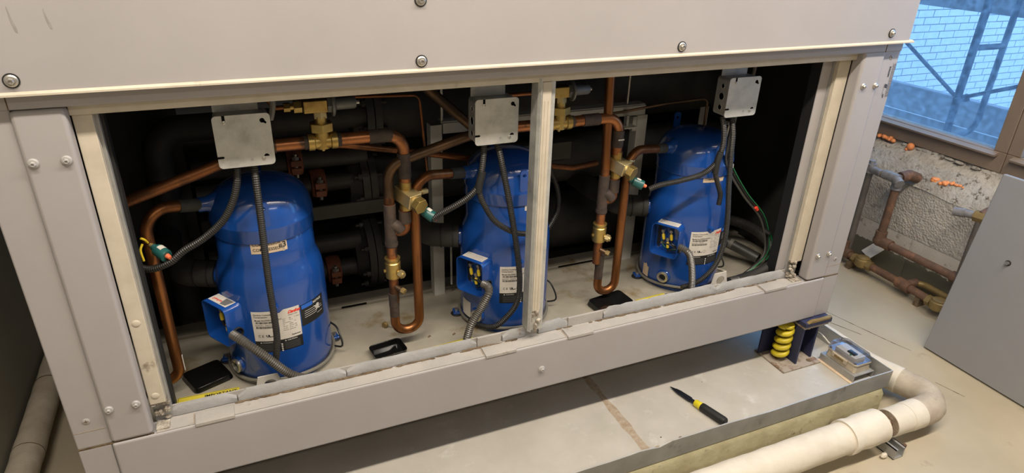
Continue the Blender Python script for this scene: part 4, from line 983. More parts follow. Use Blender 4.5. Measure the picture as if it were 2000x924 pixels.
line('liquid_line', [(0.80, 0.33, 1.24), (0.923, 0.31, 1.123), (1.04, 0.29, 1.016), (1.08, 0.29, 1.00)], 0.0140, 'copper_dark', 'brown copper pipe slanting down behind the middle junction box', 'copper pipe', 0.05, 14)

# pressure switches on the pipes
def pressure_switch(base, d, label, txt):
    base = Vector(base); d = Vector(d).normalized(); t = thing('pressure_switch', label, 'pressure switch', base, 'green pressure switches')
    MB().tube([base, base+d*0.016], 0.006, 10).build('stem', 'old_brass', t)
    MB().tube([base+d*0.012, base+d*0.020, base+d*0.024, base+d*0.052, base+d*0.056], 0, 22, True, [0.008, 0.009, 0.0140, 0.0150, 0.0140]).build('body', 'teal_plastic', t)
    s = d.cross(Z).normalized(); u = s.cross(d).normalized()
    MB().tube([base+d*0.050-s*0.001+u*0.001, base+d*0.058-s*0.001+u*0.001, base+d*0.066-s*0.001+u*0.001], 0, 12, True, [0.006, 0.0062, 0.0045]).build('reset_tip', 'orange_tip', t)
    R = 0.0152
    f = Flat()
    for k in range(8):
        a0 = -0.2+1.5*k/8; a1 = -0.2+1.5*(k+1)/8; f.poly([(a0, 0.030), (a1, 0.030), (a1, 0.043), (a0, 0.043)])
    fn = lambda a, v: base+d*v+(u*math.sin(a+0.7)-s*math.cos(a+0.7))*R
    lb = f.place(fn, 'switch_label', 'label_white', t)
    g = Flat(); g.text(txt, -0.012, 0.0335, 0.0060)
    g.place(lambda a, v: base+d*v+(u*math.sin(a/R+1.3)-s*math.cos(a/R+1.3))*(R+0.0003), 'label_print', 'print_black', lb)
    return t
s1 = pressure_switch((0.208, 0.192, 0.842), (0.58, -0.70, -0.30), 'teal pressure switch with orange tip on the left-hand pipe leg', 'HP')
MB().tube(spline([(0.206, 0.184, 0.850), (0.202, 0.176, 0.862), (0.196, 0.172, 0.868)], 0.004), 0.0028, 8).build('yellow_tag', 'yellow_plastic', s1)
MB().tube(spline([(0.196, 0.176, 0.852), (0.190, 0.172, 0.838), (0.192, 0.170, 0.812)], 0.004), 0.0026, 8).build('yellow_tag', 'yellow_plastic', s1)
pressure_switch((0.846, 0.192, 0.846), (0.60, -0.66, -0.42), 'teal pressure switch with orange tip near the middle service valve', 'HP')
pressure_switch((1.502, 0.194, 0.842), (0.74, -0.60, -0.32), 'teal pressure switch with orange tip left of the right-hand compressor', 'XLPF')

# ------------------------------------------------------------------ junction boxes
def junction_box(x0, z0, label, shade):
    S = 0.1155; yc = 0.09; cx = x0+S/2; cz = z0+S/2
    t = thing('junction_box', label, 'junction box', (cx, 0.09, z0), 'metal junction boxes')
    MB().prism(rrect(S-0.004, S-0.004, 0.010), X, Z, Y, (cx, yc, cz), 0.0018, 0.054).build('box_body', 'galvanised_dull', t, bevel=0.001)
    cv = MB().prism(rrect(S, S, 0.009, 5), X, Z, Y, (cx, yc, cz), -0.0008, 0.0016).build('cover_plate', 'galvanised', t)
    def dark(poly, name='slot'): MB().prism(poly, X, Z, Y, (cx, yc, cz), -0.0011, 0.0).build(name, 'black_gap', cv)
    h = S/2
    dark([(-h+0.020, h), (-h+0.026, h), (-h+0.026, h-0.012), (-h+0.020, h-0.012)])
    dark([(-h, -h+0.0225), (-h, -h+0.0275)][::-1]+[(-h+0.0115, -h+0.0225), (-h+0.0140, -h+0.0250), (-h+0.0115, -h+0.0275)][0:3])
    dark(circ(h-0.0165, h-0.0155, 0.0052), 'keyhole'); dark([(h-0.0175, h-0.018), (h-0.0125, h-0.0145), (h-0.0075, h-0.0205), (h-0.0105, h-0.0235)], 'keyhole')
    dark([(h-0.0165+0.0055*math.cos(a*PI/8), -h+0.0200+0.0055*math.sin(a*PI/8)) for a in range(9)], 'keyhole')
    for (u, v) in ((-h+0.023, h-0.0145), (h-0.0235, -h+0.0155)):
        s = MB().lathe([(0.0042, 0), (0.0040, 0.0016), (0.0025, 0.0026), (0, 0.0028)], (cx+u, yc-0.0008, cz+v), (0,-1,0), 16).build('screw', 'bolt_metal', cv)
    MB().lathe([(0.0034, 0), (0.0036, 0.0003), (0.0030, 0.0003)], (cx+0.010, yc-0.0008, cz-h+0.015), (0,-1,0), 8).build('stamp', 'galvanised_dull', cv)
    for (v, r) in ((0.030, 0.0075), (0.0, 0.0115), (-0.032, 0.0085)):
        MB().lathe([(r, 0), (r, 0.0008), (r-0.0012, 0.0008), (r-0.0014, 0.0)], (x0+0.002, yc+0.027, cz+v), (-1,0,0), 22).build('knockout', 'galvanised', t)
    MB().box((x0+0.004, 0.132, z0+S-0.002), (x0+0.096, 0.1345, 1.225)).build('hanger_plate', 'galvanised', t)
    MB().cyl((x0+0.035, 0.12, z0-0.006), (x0+0.035, 0.12, z0+0.004), 0.012, 14).build('box_connector', 'black_rubber', t)
    MB().cyl((x0+0.070, 0.12, z0-0.006), (x0+0.070, 0.12, z0+0.004), 0.012, 14).build('box_connector', 'black_rubber', t)
    return t
junction_box(0.386, 1.040, 'galvanised junction box above the number 3 compressor', 0)
junction_box(0.972, 1.031, 'galvanised junction box just left of the central upright', 1)
junction_box(1.7455, 1.036, 'galvanised junction box hanging near the right end of the cabinet', 2)

# ------------------------------------------------------------------ conduits and cables
def corrugated(pts, r, name, m, label, cat, pitch=0.0052, group='corrugated conduits', depth=0.86, n=12):
    path = spline(pts, pitch/2); rad = [r if i % 2 else r*depth for i in range(len(path))]
    mb = MB().tube(path, r, n, True, rad)
    return tag(mb.build(name, m, org=pts[0], smooth=10), label, cat, group)
RC = 0.0088
corrugated([(0.421,0.118,1.036),(0.416,0.115,1.00),(0.402,0.118,0.955),(0.373,0.126,0.905),(0.327,0.140,0.862),(0.280,0.148,0.834),(0.246,0.152,0.808),(0.20,0.168,0.790),(0.172,0.190,0.800),(0.160,0.20,0.86)], RC, 'flexible_conduit', 'conduit_black', 'black corrugated conduit curving from the left junction box to the left switch', 'conduit')
corrugated([(0.456,0.118,1.036),(0.455,0.108,1.00),(0.453,0.100,0.909),(0.449,0.100,0.749),(0.449,0.102,0.60),(0.443,0.106,0.54),(0.436,0.112,0.505)], RC, 'flexible_conduit', 'conduit_black', 'black corrugated conduit hanging straight down in front of the number 3 label', 'conduit')
corrugated([(0.346,0.140,0.592),(0.362,0.118,0.588),(0.385,0.098,0.572),(0.416,0.088,0.538),(0.455,0.080,0.490),(0.482,0.076,0.468),(0.51,0.078,0.45)], 0.0118, 'power_conduit', 'conduit_power', 'ribbed grey power conduit leaving the number 3 terminal box', 'conduit', 0.0056, 'ribbed power conduits', 0.78, 14)
corrugated([(1.007,0.118,1.028),(1.003,0.112,0.99),(0.997,0.108,0.955),(0.988,0.108,0.915),(0.962,0.114,0.885),(0.930,0.124,0.862),(0.897,0.142,0.838),(0.880,0.152,0.822)], RC, 'flexible_conduit', 'conduit_black', 'black corrugated conduit from the middle junction box to the middle switch', 'conduit')
corrugated([(0.988,0.104,0.925),(0.991,0.104,0.895),(1.005,0.104,0.859),(1.035,0.106,0.810),(1.085,0.108,0.770),(1.136,0.116,0.750),(1.20,0.15,0.735)], 0.0082, 'flexible_conduit', 'conduit_black', 'black corrugated branch conduit curving behind the central upright', 'conduit')
tag(MB().tube(spline([(0.999,0.106,0.955),(0.990,0.105,0.922),(0.988,0.105,0.900)], 0.006), 0.0102, 12).build('tape_wrap', 'black_rubber', org=(0.99,0.105,0.92)), 'black tape binding the middle conduit fork', 'tape')
corrugated([(1.042,0.118,1.028),(1.048,0.106,0.99),(1.055,0.100,0.950),(1.075,0.097,0.853),(1.098,0.096,0.726),(1.112,0.096,0.612),(1.105,0.096,0.542),(1.077,0.102,0.496),(1.041,0.110,0.466),(0.999,0.128,0.470),(0.975,0.142,0.488)], RC, 'flexible_conduit', 'conduit_black', 'black corrugated conduit hooking under the middle compressor', 'conduit')
corrugated([(1.016,0.140,0.600),(1.024,0.118,0.600),(1.018,0.100,0.588),(0.992,0.096,0.545),(0.963,0.090,0.505),(0.950,0.086,0.470),(0.948,0.088,0.445)], 0.0118, 'power_conduit', 'conduit_power', 'ribbed grey power conduit leaving the middle terminal box', 'conduit', 0.0056, 'ribbed power conduits', 0.78, 14)
corrugated([(1.764,0.118,1.033),(1.772,0.108,0.99),(1.774,0.104,0.94),(1.762,0.108,0.890),(1.724,0.116,0.856),(1.657,0.124,0.841),(1.590,0.140,0.828),(1.558,0.150,0.815)], RC, 'flexible_conduit', 'conduit_black', 'black corrugated conduit from the right junction box to the right switch', 'conduit')
corrugated([(1.766,0.104,0.892),(1.762,0.104,0.862),(1.782,0.104,0.817),(1.802,0.108,0.780),(1.806,0.112,0.745)], 0.0082, 'flexible_conduit', 'conduit_black', 'short black conduit branch dangling over the torn tan label', 'conduit')
tag(MB().tube(spline([(1.772,0.106,0.925),(1.764,0.105,0.892),(1.763,0.105,0.858)], 0.006), 0.0102, 12).build('tape_wrap', 'black_rubber', org=(1.765,0.105,0.89)), 'black tape binding the conduit fork over the right-hand compressor', 'tape')
corrugated([(1.799,0.118,1.033),(1.804,0.104,0.98),(1.806,0.098,0.918),(1.818,0.096,0.816),(1.838,0.095,0.690),(1.841,0.095,0.597),(1.824,0.098,0.527),(1.788,0.106,0.480),(1.750,0.112,0.462),(1.715,0.116,0.456)], RC, 'flexible_conduit', 'conduit_black', 'black corrugated conduit sweeping down past the right-hand data plate', 'conduit')
corrugated([(1.696,0.140,0.600),(1.710,0.120,0.594),(1.724,0.112,0.575),(1.733,0.104,0.536),(1.738,0.098,0.492),(1.740,0.095,0.455)], 0.0118, 'power_conduit', 'conduit_power', 'ribbed grey power conduit leaving the right-hand terminal box', 'conduit', 0.0056, 'ribbed power conduits', 0.78, 14)
corrugated([(1.19,0.17,0.90),(1.27,0.27,0.88),(1.30,0.30,0.845),(1.325,0.30,0.785),(1.331,0.30,0.727),(1.315,0.30,0.684),(1.27,0.29,0.63),(1.22,0.27,0.60)], 0.0085, 'flexible_conduit', 'conduit_black', 'black conduit looping out to the right of the central upright', 'conduit')
# hoses coiled at the right end
corrugated([(1.93,0.40,0.520),(2.02,0.44,0.525),(2.13,0.43,0.510),(2.21,0.38,0.490),(2.235,0.30,0.470),(2.19,0.20,0.452),(2.10,0.135,0.446),(2.00,0.105,0.444),(1.90,0.098,0.444)], 0.0200, 'corrugated_hose', 'hose_black', 'thick black corrugated hose coiled at the right end of the cabinet', 'hose', 0.0062, 'coiled black hoses', 0.88, 18)
corrugated([(1.94,0.098,0.447),(2.02,0.098,0.458),(2.09,0.110,0.472),(2.125,0.118,0.484)], 0.0190, 'corrugated_hose', 'hose_black', 'cut black hose end pointing at the right jamb', 'hose', 0.0080, 'coiled black hoses', 0.74, 18)
h3 = thing('rubber_hose', 'smooth black hose with a grey ring behind the coiled hose', 'hose', (1.95, 0.40, 0.47))
MB().tube(spline([(1.94,0.44,0.50),(2.02,0.38,0.485),(2.08,0.29,0.465),(2.12,0.20,0.448)], 0.015), 0.0190, 16).build('hose_body', 'hose_black', h3)
MB().tube([(2.072,0.305,0.469),(2.078,0.293,0.4665)], 0.0200, 16).build('hose_ring', 'wire_grey', h3)
def cable(pts, r, m, label, name='cable'): return tag(MB().tube(spline(pts, 0.02), r, 8).build(name, m, org=pts[0]), label, 'cable')
wp = [(1.815,0.13,1.036),(1.825,0.14,0.95),(1.855,0.16,0.86),(1.955,0.17,0.74),(2.055,0.17,0.64),(2.092,0.16,0.55),(2.075,0.14,0.50),(2.00,0.12,0.465),(1.93,0.115,0.440),(1.87,0.12,0.430)]
for i, (m, dx, lab) in enumerate((('wire_black', 0.0, 'black wire in the bundle arching down beside the right-hand compressor'), ('wire_black', 0.006, 'second black wire of the bundle beside the right-hand compressor'), ('wire_dim', -0.005, 'grey wire in the bundle beside the right-hand compressor'), ('wire_green', 0.010, 'green wire along the outer edge of the bundle'))):
    cable([(a+dx*(0.3 if k < 2 else 1), b-0.002*i, c+dx*0.5) for k, (a, b, c) in enumerate(wp)], 0.0034 if m != 'wire_green' else 0.0020, m, lab)
cable([(2.098,0.155,0.575),(2.116,0.150,0.545),(2.114,0.142,0.505),(2.088,0.135,0.480)], 0.0034, 'wire_green', 'short green wire loop at the right jamb')
tag(MB().tube([(2.080,0.168,0.585),(2.096,0.150,0.575)], 0.0085, 8).build('cable_tie', 'wire_black', org=(2.06,0.16,0.58)), 'black tie around the wire bundle at the right', 'cable tie')
tag(MB().box((1.858,0.150,0.846),(1.874,0.156,0.858)).build('wire_tag', 'label_white', org=(1.866,0.153,0.85)), 'white tag on the wire bundle beside the right-hand compressor', 'tag')
tag(MB().tube([(2.018,0.162,0.682),(2.026,0.162,0.672)], 0.0062, 8).build('wire_nut', 'print_red', org=(2.0,0.162,0.67)), 'red wire splice on the bundle beside the right-hand compressor', 'splice')
cable([(1.86,0.20,1.21),(1.905,0.22,1.10),(1.90,0.21,1.02),(1.86,0.17,0.985),(1.815,0.15,1.00)], 0.0052, 'wire_grey', 'grey cable looping to the right of the right junction box')
cable([(2.02,0.30,1.21),(2.01,0.28,1.12),(1.955,0.25,1.04),(1.90,0.20,1.005),(1.83,0.16,1.02)], 0.0060, 'wire_grey', 'thick grey cable sweeping from the roof to the right junction box')
cable([(1.845,0.16,1.03),(1.835,0.16,0.98),(1.82,0.15,0.93),(1.815,0.15,0.88)], 0.0030, 'wire_white', 'pale thin wire hanging below the right junction box')
cable([(0.515,0.13,1.20),(0.512,0.12,1.16),(0.505,0.13,1.13)], 0.0065, 'wire_grey', 'grey cable entering the top of the left junction box')
cable([(1.068,0.18,1.21),(1.062,0.17,1.16),(1.052,0.15,1.13)], 0.0060, 'wire_grey', 'grey cable entering behind the middle junction box')
cable([(2.06,0.44,0.405),(2.0,0.36,0.406),(1.97,0.30,0.405),(2.0,0.22,0.405)], 0.0040, 'wire_white', 'white cable lying on the cabinet floor under the coiled hose')

# ------------------------------------------------------------------ loose things on the cabinet floor
def tray(c, ang, sx, sy, h, label, tilt=0.0, up_side=True):
    """terminal-box cover lying on the floor, open side up or down"""
    t = bpy.data.objects.new('terminal_cover', None)
    mb = MB(); n = 20; o1 = rrect(sx, sy, 0.014, 4); o2 = rrect(sx-0.008, sy-0.008, 0.012, 4); i1 = rrect(sx-0.006, sy-0.006, 0.012, 4); i2 = rrect(sx-0.014, sy-0.014, 0.010, 4)
    vs = []
    seq = ((o2, 0), (o1, h), (i1, h), (i2, 0.002)) if up_side else ((o1, 0), (o2, h))
    for pl, z in seq:
        for p in pl: vs.append(Vector((p[0], p[1], z)))
    n = len(o1); fs = []
    for L_ in range(len(seq)-1):
        for k in range(n): fs.append((L_*n+k, L_*n+(k+1) % n, (L_+1)*n+(k+1) % n, (L_+1)*n+k))
    fs.append(tuple(range(n-1, -1, -1))); fs.append(tuple((len(seq)-1)*n+k for k in range(n)))
    bpy.data.objects.remove(t)
    mb.add(vs, fs); o = mb.build('terminal_cover', 'tray_black', org=(0, 0, 0), bevel=0.0015)
    o.location = c; o.rotation_euler = (tilt, 0, ang)
    tag(o, label, 'plastic cover', 'black terminal covers'); return o
tray((0.262, 0.248, 0.4012), math.radians(22), 0.105, 0.100, 0.014, 'matt black terminal cover lying by the left pipe bend', up_side=False)
tray((0.741, 0.180, 0.4012), math.radians(8), 0.098, 0.072, 0.020, 'glossy black terminal cover lying open below the middle U-bend')
t3_ = tray((1.486, 0.180, 0.4035), math.radians(9), 0.142, 0.086, 0.016, 'black terminal cover tipped on the floor below the right U-bend', tilt=0.06, up_side=False)
def caution(x, y, ang, label, wide=0.15, txt='IMPORTANT'):
    c, s = math.cos(ang), math.sin(ang); ax = Vector((c, s, 0)); ay = Vector((-s, c, 0))
    o = MB().prism(rrect(wide, 0.060, 0.006), ax, ay, Z, (x, y, 0.4003), 0, 0.0006).build('important_label', 'label_yellow', org=(x, y, 0.4003))
    tag(o, label, 'label', 'yellow labels on the cabinet floor')
    fn = lambda u, v: Vector((x, y, 0.4012))+ax*u+ay*v
    f = Flat(); f.text(txt, -0.010, 0.012, 0.014, bold=0.0004); f.rect(-wide/2+0.004, 0.0085, wide/2-0.004, 0.0095)
    f.rect(-wide/2+0.002, -0.027, -wide/2+0.003, 0.027).rect(-wide/2+0.002, 0.027, wide/2-0.002, 0.028)
    for i in range(4): f.rect(-0.045, 0.002-i*0.007, 0.05, 0.0035-i*0.007)
    f.place(fn, 'label_print', 'print_black', o)
caution(0.262, 0.152, math.radians(-3), 'yellow IMPORTANT label under the left bay sill by the black cover')
caution(0.922, 0.140, math.radians(4), 'yellow label half hidden behind the sill left of the upright')
caution(1.640, 0.150, math.radians(3), 'yellow IMPORTANT label in front of the right-hand compressor', 0.12)
bc = thing('brass_cap', 'small brass cap with a wire lying by the middle U-bend', 'cap', (0.764, 0.317, 0.4005))
MB().cyl((0.760, 0.313, 0.410), (0.768, 0.319, 0.410), 0.0095, 14).build('cap', 'old_brass', bc, bevel=0.002)
MB().tube(spline([(0.769, 0.317, 0.408), (0.785, 0.305, 0.4025), (0.80, 0.295, 0.402)], 0.01), 0.0014, 6).build('wire', 'bolt_metal', bc)
for i, (x, y) in enumerate(((0.870, 0.214), (0.944, 0.200))):
    tag(MB().add([(x, y, 0.4005), (x+0.012, y+0.006, 0.4008), (x+0.008, y+0.010, 0.404), (x+0.001, y+0.006, 0.402)], [(0,1,2,3)]).build('paint_flake', 'dirt', org=(x, y, 0.4005)), ('dark flake on the floor left of the middle compressor', 'dark flake close beside the middle compressor')[i], 'flake')
tag(MB().box((0.2190,0.196,0.475),(0.2205,0.203,0.520)).build('cable_tag', 'paper_white', org=(0.220,0.20,0.475)), 'white sliver of tape on the left pipe leg', 'tape')

# ------------------------------------------------------------------ inside the cabinet, behind
fr = thing('inner_frame', 'grey angle-iron support frame behind the pipes', 'steel frame', (1.35, 0.44, 0.42))
def angle(name, a, b, parent): return MB().box(a, b).build(name, 'frame_steel', parent, bevel=0.001)
angle('upright', (0.962, 0.440, 0.40), (0.998, 0.444, 0.985), fr); angle('upright_flange', (0.962, 0.444, 0.40), (0.966, 0.480, 0.985), fr)
angle('upright', (1.690, 0.440, 0.40), (1.730, 0.444, 0.955), fr); angle('upright_flange', (1.690, 0.444, 0.40), (1.694, 0.480, 0.955), fr)
angle('crossbar', (1.00, 0.436, 0.958), (1.715, 0.440, 0.990), fr); angle('crossbar_flange', (1.00, 0.440, 0.990), (1.715, 0.480, 0.994), fr)
angle('bracket_plate', (1.675, 0.444, 0.90), (1.692, 0.50, 0.95), fr)
angle('rear_upright', (2.085, 0.60, 0.40), (2.125, 0.604, 1.35), fr)
for x in (1.002, 1.652): MB().cyl((x, 0.455, 0.98), (x, 0.455, 1.50), 0.0048, 8).build('threaded_rod', 'bolt_metal', fr)
MB().hexa((1.632, 0.436, 0.975), (0,-1,0), 0.009, 0.012).build('frame_bolt', 'bolt_metal', fr)
MB().box((1.615, 0.40, 0.925), (1.665, 0.44, 0.929)).cyl((1.637, 0.42, 0.925), (1.637, 0.42, 0.965), 0.0045, 8).build('hanger_clip', 'frame_steel', fr)
MB().cyl((1.018, 0.43, 0.44), (1.018, 0.43, 0.66), 0.0035, 8).build('thin_rod', 'frame_steel', fr)
# insulated suction pipes
for i, (cx, lab) in enumerate(((0.462, 'black insulated suction pipe behind the number 3 compressor'), (1.142, 'black insulated suction pipe left of the middle compressor'), (1.822, 'black insulated suction pipe left of the right-hand compressor'))):
    a = Vector((cx-0.130, 0.330, 0.667))
    t = thing('suction_pipe', lab, 'insulated pipe', a, 'insulated suction pipes')
    MB().tube(fillet([a, a+Vector((-0.085, 0.04, 0.0)), a+Vector((-0.125, 0.16, 0.02)), a+Vector((-0.125, 0.50, 0.02))], [0.06, 0.06], 8), 0.0365, 24).build('insulation', 'insulation_black', t)
    for k in (0.016, 0.05): MB().tube([a+Vector((-k, k*0.4, 0)), a+Vector((-k-0.003, k*0.4+0.0012, 0))], 0.0375, 24).build('tape_band', 'black_rubber', t)
# shell heat exchangers with bolted end flanges
def exchanger(y, z, r, x0, label):
    t = thing('heat_exchanger', label, 'heat exchanger', (x0+0.6, y, z), 'black heat exchanger shells')
    MB().tube([(x0+0.04, y, z), (2.20, y, z)], r, 36).build('shell', 'insulation_black', t)
    f1 = MB().tube([(x0, y, z), (x0+0.022, y, z)], r*1.22, 36).build('end_flange', 'black_iron', t)
    MB().tube([(x0+0.025, y, z), (x0+0.046, y, z)], r*1.22, 36).build('end_flange', 'black_iron', t)
    MB().tube([(x0-0.035, y, z), (x0, y, z)], 0, 30, True, [r*0.78, r*0.98]).build('end_cover', 'black_iron', t)
    for k in range(8):
        a = 2*PI*k/8+0.3; c = Vector((x0-0.012, y+r*1.10*math.cos(a), z+r*1.10*math.sin(a)))
        MB().hexa(c, X, 0.011, 0.014).cyl(c-X*0.012, c+X*0.075, 0.0055, 8).build('flange_bolt', 'black_iron', f1)
    return t
exchanger(0.66, 0.500, 0.105, 0.775, 'lowest black heat exchanger with a bolted end flange')
exchanger(0.66, 0.755, 0.090, 0.775, 'middle black heat exchanger behind the service valve')
exchanger(0.66, 0.985, 0.095, 0.800, 'upper black heat exchanger behind the relief valves')
def stub(y, z, x0, x1, xc, label):
    t = thing('water_pipe', label, 'pipe', (x0, y, z), 'grooved water pipes')
    MB().tube([(x0, y, z), (x1, y, z)], 0.030, 24).build('pipe_stub', 'black_iron', t)
    c = Vector((xc, y, z))
    cp = MB().lathe([(0.031, -0.024), (0.042, -0.022), (0.046, -0.010), (0.046, 0.010), (0.042, 0.022), (0.031, 0.024)], c, X, 26).build('coupling', 'rust_red', t)
    MB().box(c+Vector((-0.016, -0.070, -0.022)), c+Vector((0.016, -0.040, -0.003))).build('coupling_ear', 'rust_red', cp, bevel=0.003)
    MB().box(c+Vector((-0.016, -0.070, 0.003)), c+Vector((0.016, -0.040, 0.022))).build('coupling_ear', 'rust_red', cp, bevel=0.003)
    MB().cyl(c+Vector((0, -0.058, -0.034)), c+Vector((0, -0.058, 0.040)), 0.0055, 8).build('coupling_bolt', 'bolt_metal', cp)
    MB().hexa(c+Vector((0, -0.058, 0.022)), Z, 0.011, 0.010).build('coupling_nut', 'bolt_metal', cp)
    return t
stub(0.62, 0.468, 0.30, 0.76, 0.665, 'black water pipe with the lowest red coupling by the number 3 compressor')
stub(0.62, 0.565, 0.30, 0.76, 0.56, 'black water pipe behind the right edge of the number 3 compressor')
stub(0.62, 0.780, 0.30, 0.76, 0.645, 'black water pipe with a red coupling right of the number 3 dome')
stub(0.62, 0.860, 0.30, 0.80, 0.582, 'black water pipe with a red coupling under the left cross pipe')
tag(MB().box((0.30, 0.545, 0.685), (0.95, 0.555, 0.728)).build('support_bar', 'interior_grey', org=(0.6, 0.55, 0.70)), 'dim grey bar crossing behind the left bay', 'steel bar')
tag(MB().box((1.18, 0.545, 0.790), (1.50, 0.555, 0.850)).build('support_bar', 'interior_grey', org=(1.3, 0.55, 0.80)), 'dim grey bar crossing behind the right bay', 'steel bar')
el = thing('insulated_elbow', 'fat black insulated elbow pipe in the upper left corner', 'insulated pipe', (0.222, 0.60, 0.42))
MB().tube(fillet([(0.222, 0.60, 0.36), (0.222, 0.60, 0.993), (0.80, 0.60, 0.993)], 0.07, 12), 0.038, 24).build('insulation', 'insulation_black', el)
MB().tube([(0.222, 0.60, 0.80), (0.222, 0.60, 0.86)], 0.042, 24).build('joint_band', 'black_rubber', el)

# ------------------------------------------------------------------ spring isolator under the right corner
si = thing('spring_isolator', 'dark blue spring isolator with yellow coil under the right cabinet corner', 'spring isolator', (2.2, 0.03, 0.102))
MB().box((2.105, -0.040, 0.1025), (2.283, 0.110, 0.109)).build('base_plate', 'rusty_plate', si, bevel=0.002)
MB().lathe([(0.0095, 0), (0.0095, 0.0006)], (2.245, -0.018, 0.109), Z, 14).build('bolt_hole', 'dirt', si)
MB().box((2.178, -0.018, 0.109), (2.186, 0.085, 0.272)).build('side_plate', 'iso_blue', si, bevel=0.001)
MB().box((2.186, 0.052, 0.109), (2.268, 0.060, 0.272)).build('web_plate', 'iso_blue', si, bevel=0.001)
MB().box((2.262, -0.005, 0.109), (2.270, 0.052, 0.272)).build('side_plate', 'iso_blue', si, bevel=0.001)
MB().box((2.176, -0.024, 0.262), (2.288, 0.09, 0.271)).build('top_washer', 'rusty_plate', si, bevel=0.001)
MB().box((2.172, -0.028, 0.272), (2.296, 0.09, 0.2895)).build('top_plate', 'iso_blue', si, bevel=0.002)
MB().prism([(0,0),(0.10,0),(0.11,0.008),(0.06,0.006),(0.02,0.009)], X, Z, Y, (2.18, -0.030, 0.289), 0, 0.012).build('rubber_shim', 'old_brass', si)
MB().hexa((2.222, 0.004, 0.243), Z, 0.011, 0.020).build('adjusting_nut', 'brass_pale', si)
hel = []
for k in range(140):
    a = 2*PI*4.6*k/139; hel.append((2.150+0.021*math.cos(a), 0.034+0.021*math.sin(a), 0.119+0.138*k/139))
MB().tube(hel, 0.0105, 10).build('coil_spring', 'spring_yellow', si)
MB().lathe([(0.027, 0), (0.027, 0.008), (0.022, 0.012)], (2.150, 0.034, 0.252), Z, 24).build('spring_cap', 'spring_yellow', si)
MB().box((2.10, 0.085, 0.109), (2.186, 0.092, 0.272)).build('back_plate', 'iso_blue', si)
for (x, y, lab) in ((0.10, 0.05, 'spring isolator under the left cabinet corner'), (2.15, 1.15, 'spring isolator under the far right cabinet corner'), (0.10, 1.15, 'spring isolator under the far left cabinet corner')):
    t = thing('spring_isolator', lab, 'spring isolator', (x, y, 0.102))
    MB().box((x-0.07, y-0.06, 0.1025), (x+0.07, y+0.06, 0.109)).build('base_plate', 'rusty_plate', t)
    MB().box((x-0.06, y-0.05, 0.109), (x-0.05, y+0.05, 0.28)).box((x+0.05, y-0.05, 0.109), (x+0.06, y+0.05, 0.28)).build('side_plate', 'iso_blue', t)
    MB().tube([(p[0]-2.150+x, p[1]-0.034+y, p[2]) for p in hel], 0.0078, 8).build('coil_spring', 'spring_yellow', t)
    MB().box((x-0.07, y-0.055, 0.268), (x+0.07, y+0.055, 0.2895)).build('top_plate', 'iso_blue', t)

# ------------------------------------------------------------------ leak sensor on its stand
stn = thing('sensor_stand', 'folded dark metal stand in the corner of the drip pan', 'stand', (2.335, -0.09, 0.102))
MB().box((2.296, -0.172, 0.1285), (2.392, -0.020, 0.131)).build('stand_top', 'galvanised_dull', stn)
MB().box((2.296, -0.172, 0.105), (2.2985, -0.020, 0.1285)).build('stand_side', 'galvanised_dull', stn)
MB().box((2.3895, -0.172, 0.105), (2.392, -0.020, 0.1285)).build('stand_side', 'galvanised_dull', stn)
MB().box((2.284, -0.172, 0.1025), (2.2985, -0.020, 0.105)).build('stand_flange', 'label_tan', stn)
MB().box((2.3895, -0.172, 0.1025), (2.3995, -0.020, 0.105)).build('stand_flange', 'rusty_plate', stn)
MB().tube(spline([(2.285, -0.190, 0.1035), (2.32, -0.20, 0.104), (2.36, -0.205, 0.104), (2.398, -0.208, 0.108)], 0.01), 0.0022, 6).build('blue_tape', 'print_blue', stn)
ls = thing('leak_sensor', 'beige leak sensor with a clear plastic cover on the pan stand', 'sensor', (2.345, -0.095, 0.131))
c0 = Vector((2.345, -0.096, 0))
def oct_(w, h, k): return [(-w+k, -h), (w-k, -h), (w, -h+k), (w, h-k), (w-k, h), (-w+k, h), (-w, h-k), (-w, -h+k)]
def loft(name, m, parent, layers, org):
    vs = []; fs = []; n = len(layers[0][0])
    for pl, z in layers:
        for p in pl: vs.append(Vector((org[0]+p[0], org[1]+p[1], z)))
    for L_ in range(len(layers)-1):
        for k_ in range(n): fs.append((L_*n+k_, L_*n+(k_+1) % n, (L_+1)*n+(k_+1) % n, (L_+1)*n+k_))
    fs.append(tuple(range(n-1, -1, -1))); fs.append(tuple((len(layers)-1)*n+k_ for k_ in range(n)))
    return MB().add(vs, fs).build(name, m, parent, bevel=0.0012)
loft('sensor_base', 'beige_plastic', ls, [(oct_(0.040, 0.064, 0.006), 0.1312), (oct_(0.038, 0.062, 0.008), 0.158), (oct_(0.041, 0.065, 0.008), 0.160), (oct_(0.041, 0.065, 0.008), 0.166)], c0)
loft('clear_cover', 'clear_cover', ls, [(oct_(0.0405, 0.0645, 0.009), 0.1665), (oct_(0.040, 0.064, 0.010), 0.180), (oct_(0.037, 0.060, 0.014), 0.192), (oct_(0.030, 0.050, 0.014), 0.196)], c0)
MB().box((2.320, -0.140, 0.1665), (2.370, -0.055, 0.178)).build('circuit_board', 'print_white', ls)
MB().box((2.330, -0.125, 0.178), (2.348, -0.095, 0.183)).build('relay', 'label_black', ls)
MB().box((2.322, -0.118, 0.178), (2.327, -0.112, 0.181)).build('indicator', 'wire_green', ls)
MB().box((2.299, -0.125, 0.146), (2.306, -0.060, 0.164)).build('side_clip', 'beige_plastic', ls, bevel=0.002)
MB().box((2.2985, -0.112, 0.150), (2.300, -0.073, 0.160)).build('clip_recess', 'old_brass', ls)
for y in (-0.150, -0.042): MB().cyl((2.312, y, 0.166), (2.312, y, 0.172), 0.004, 10).build('cover_screw', 'bolt_metal', ls)
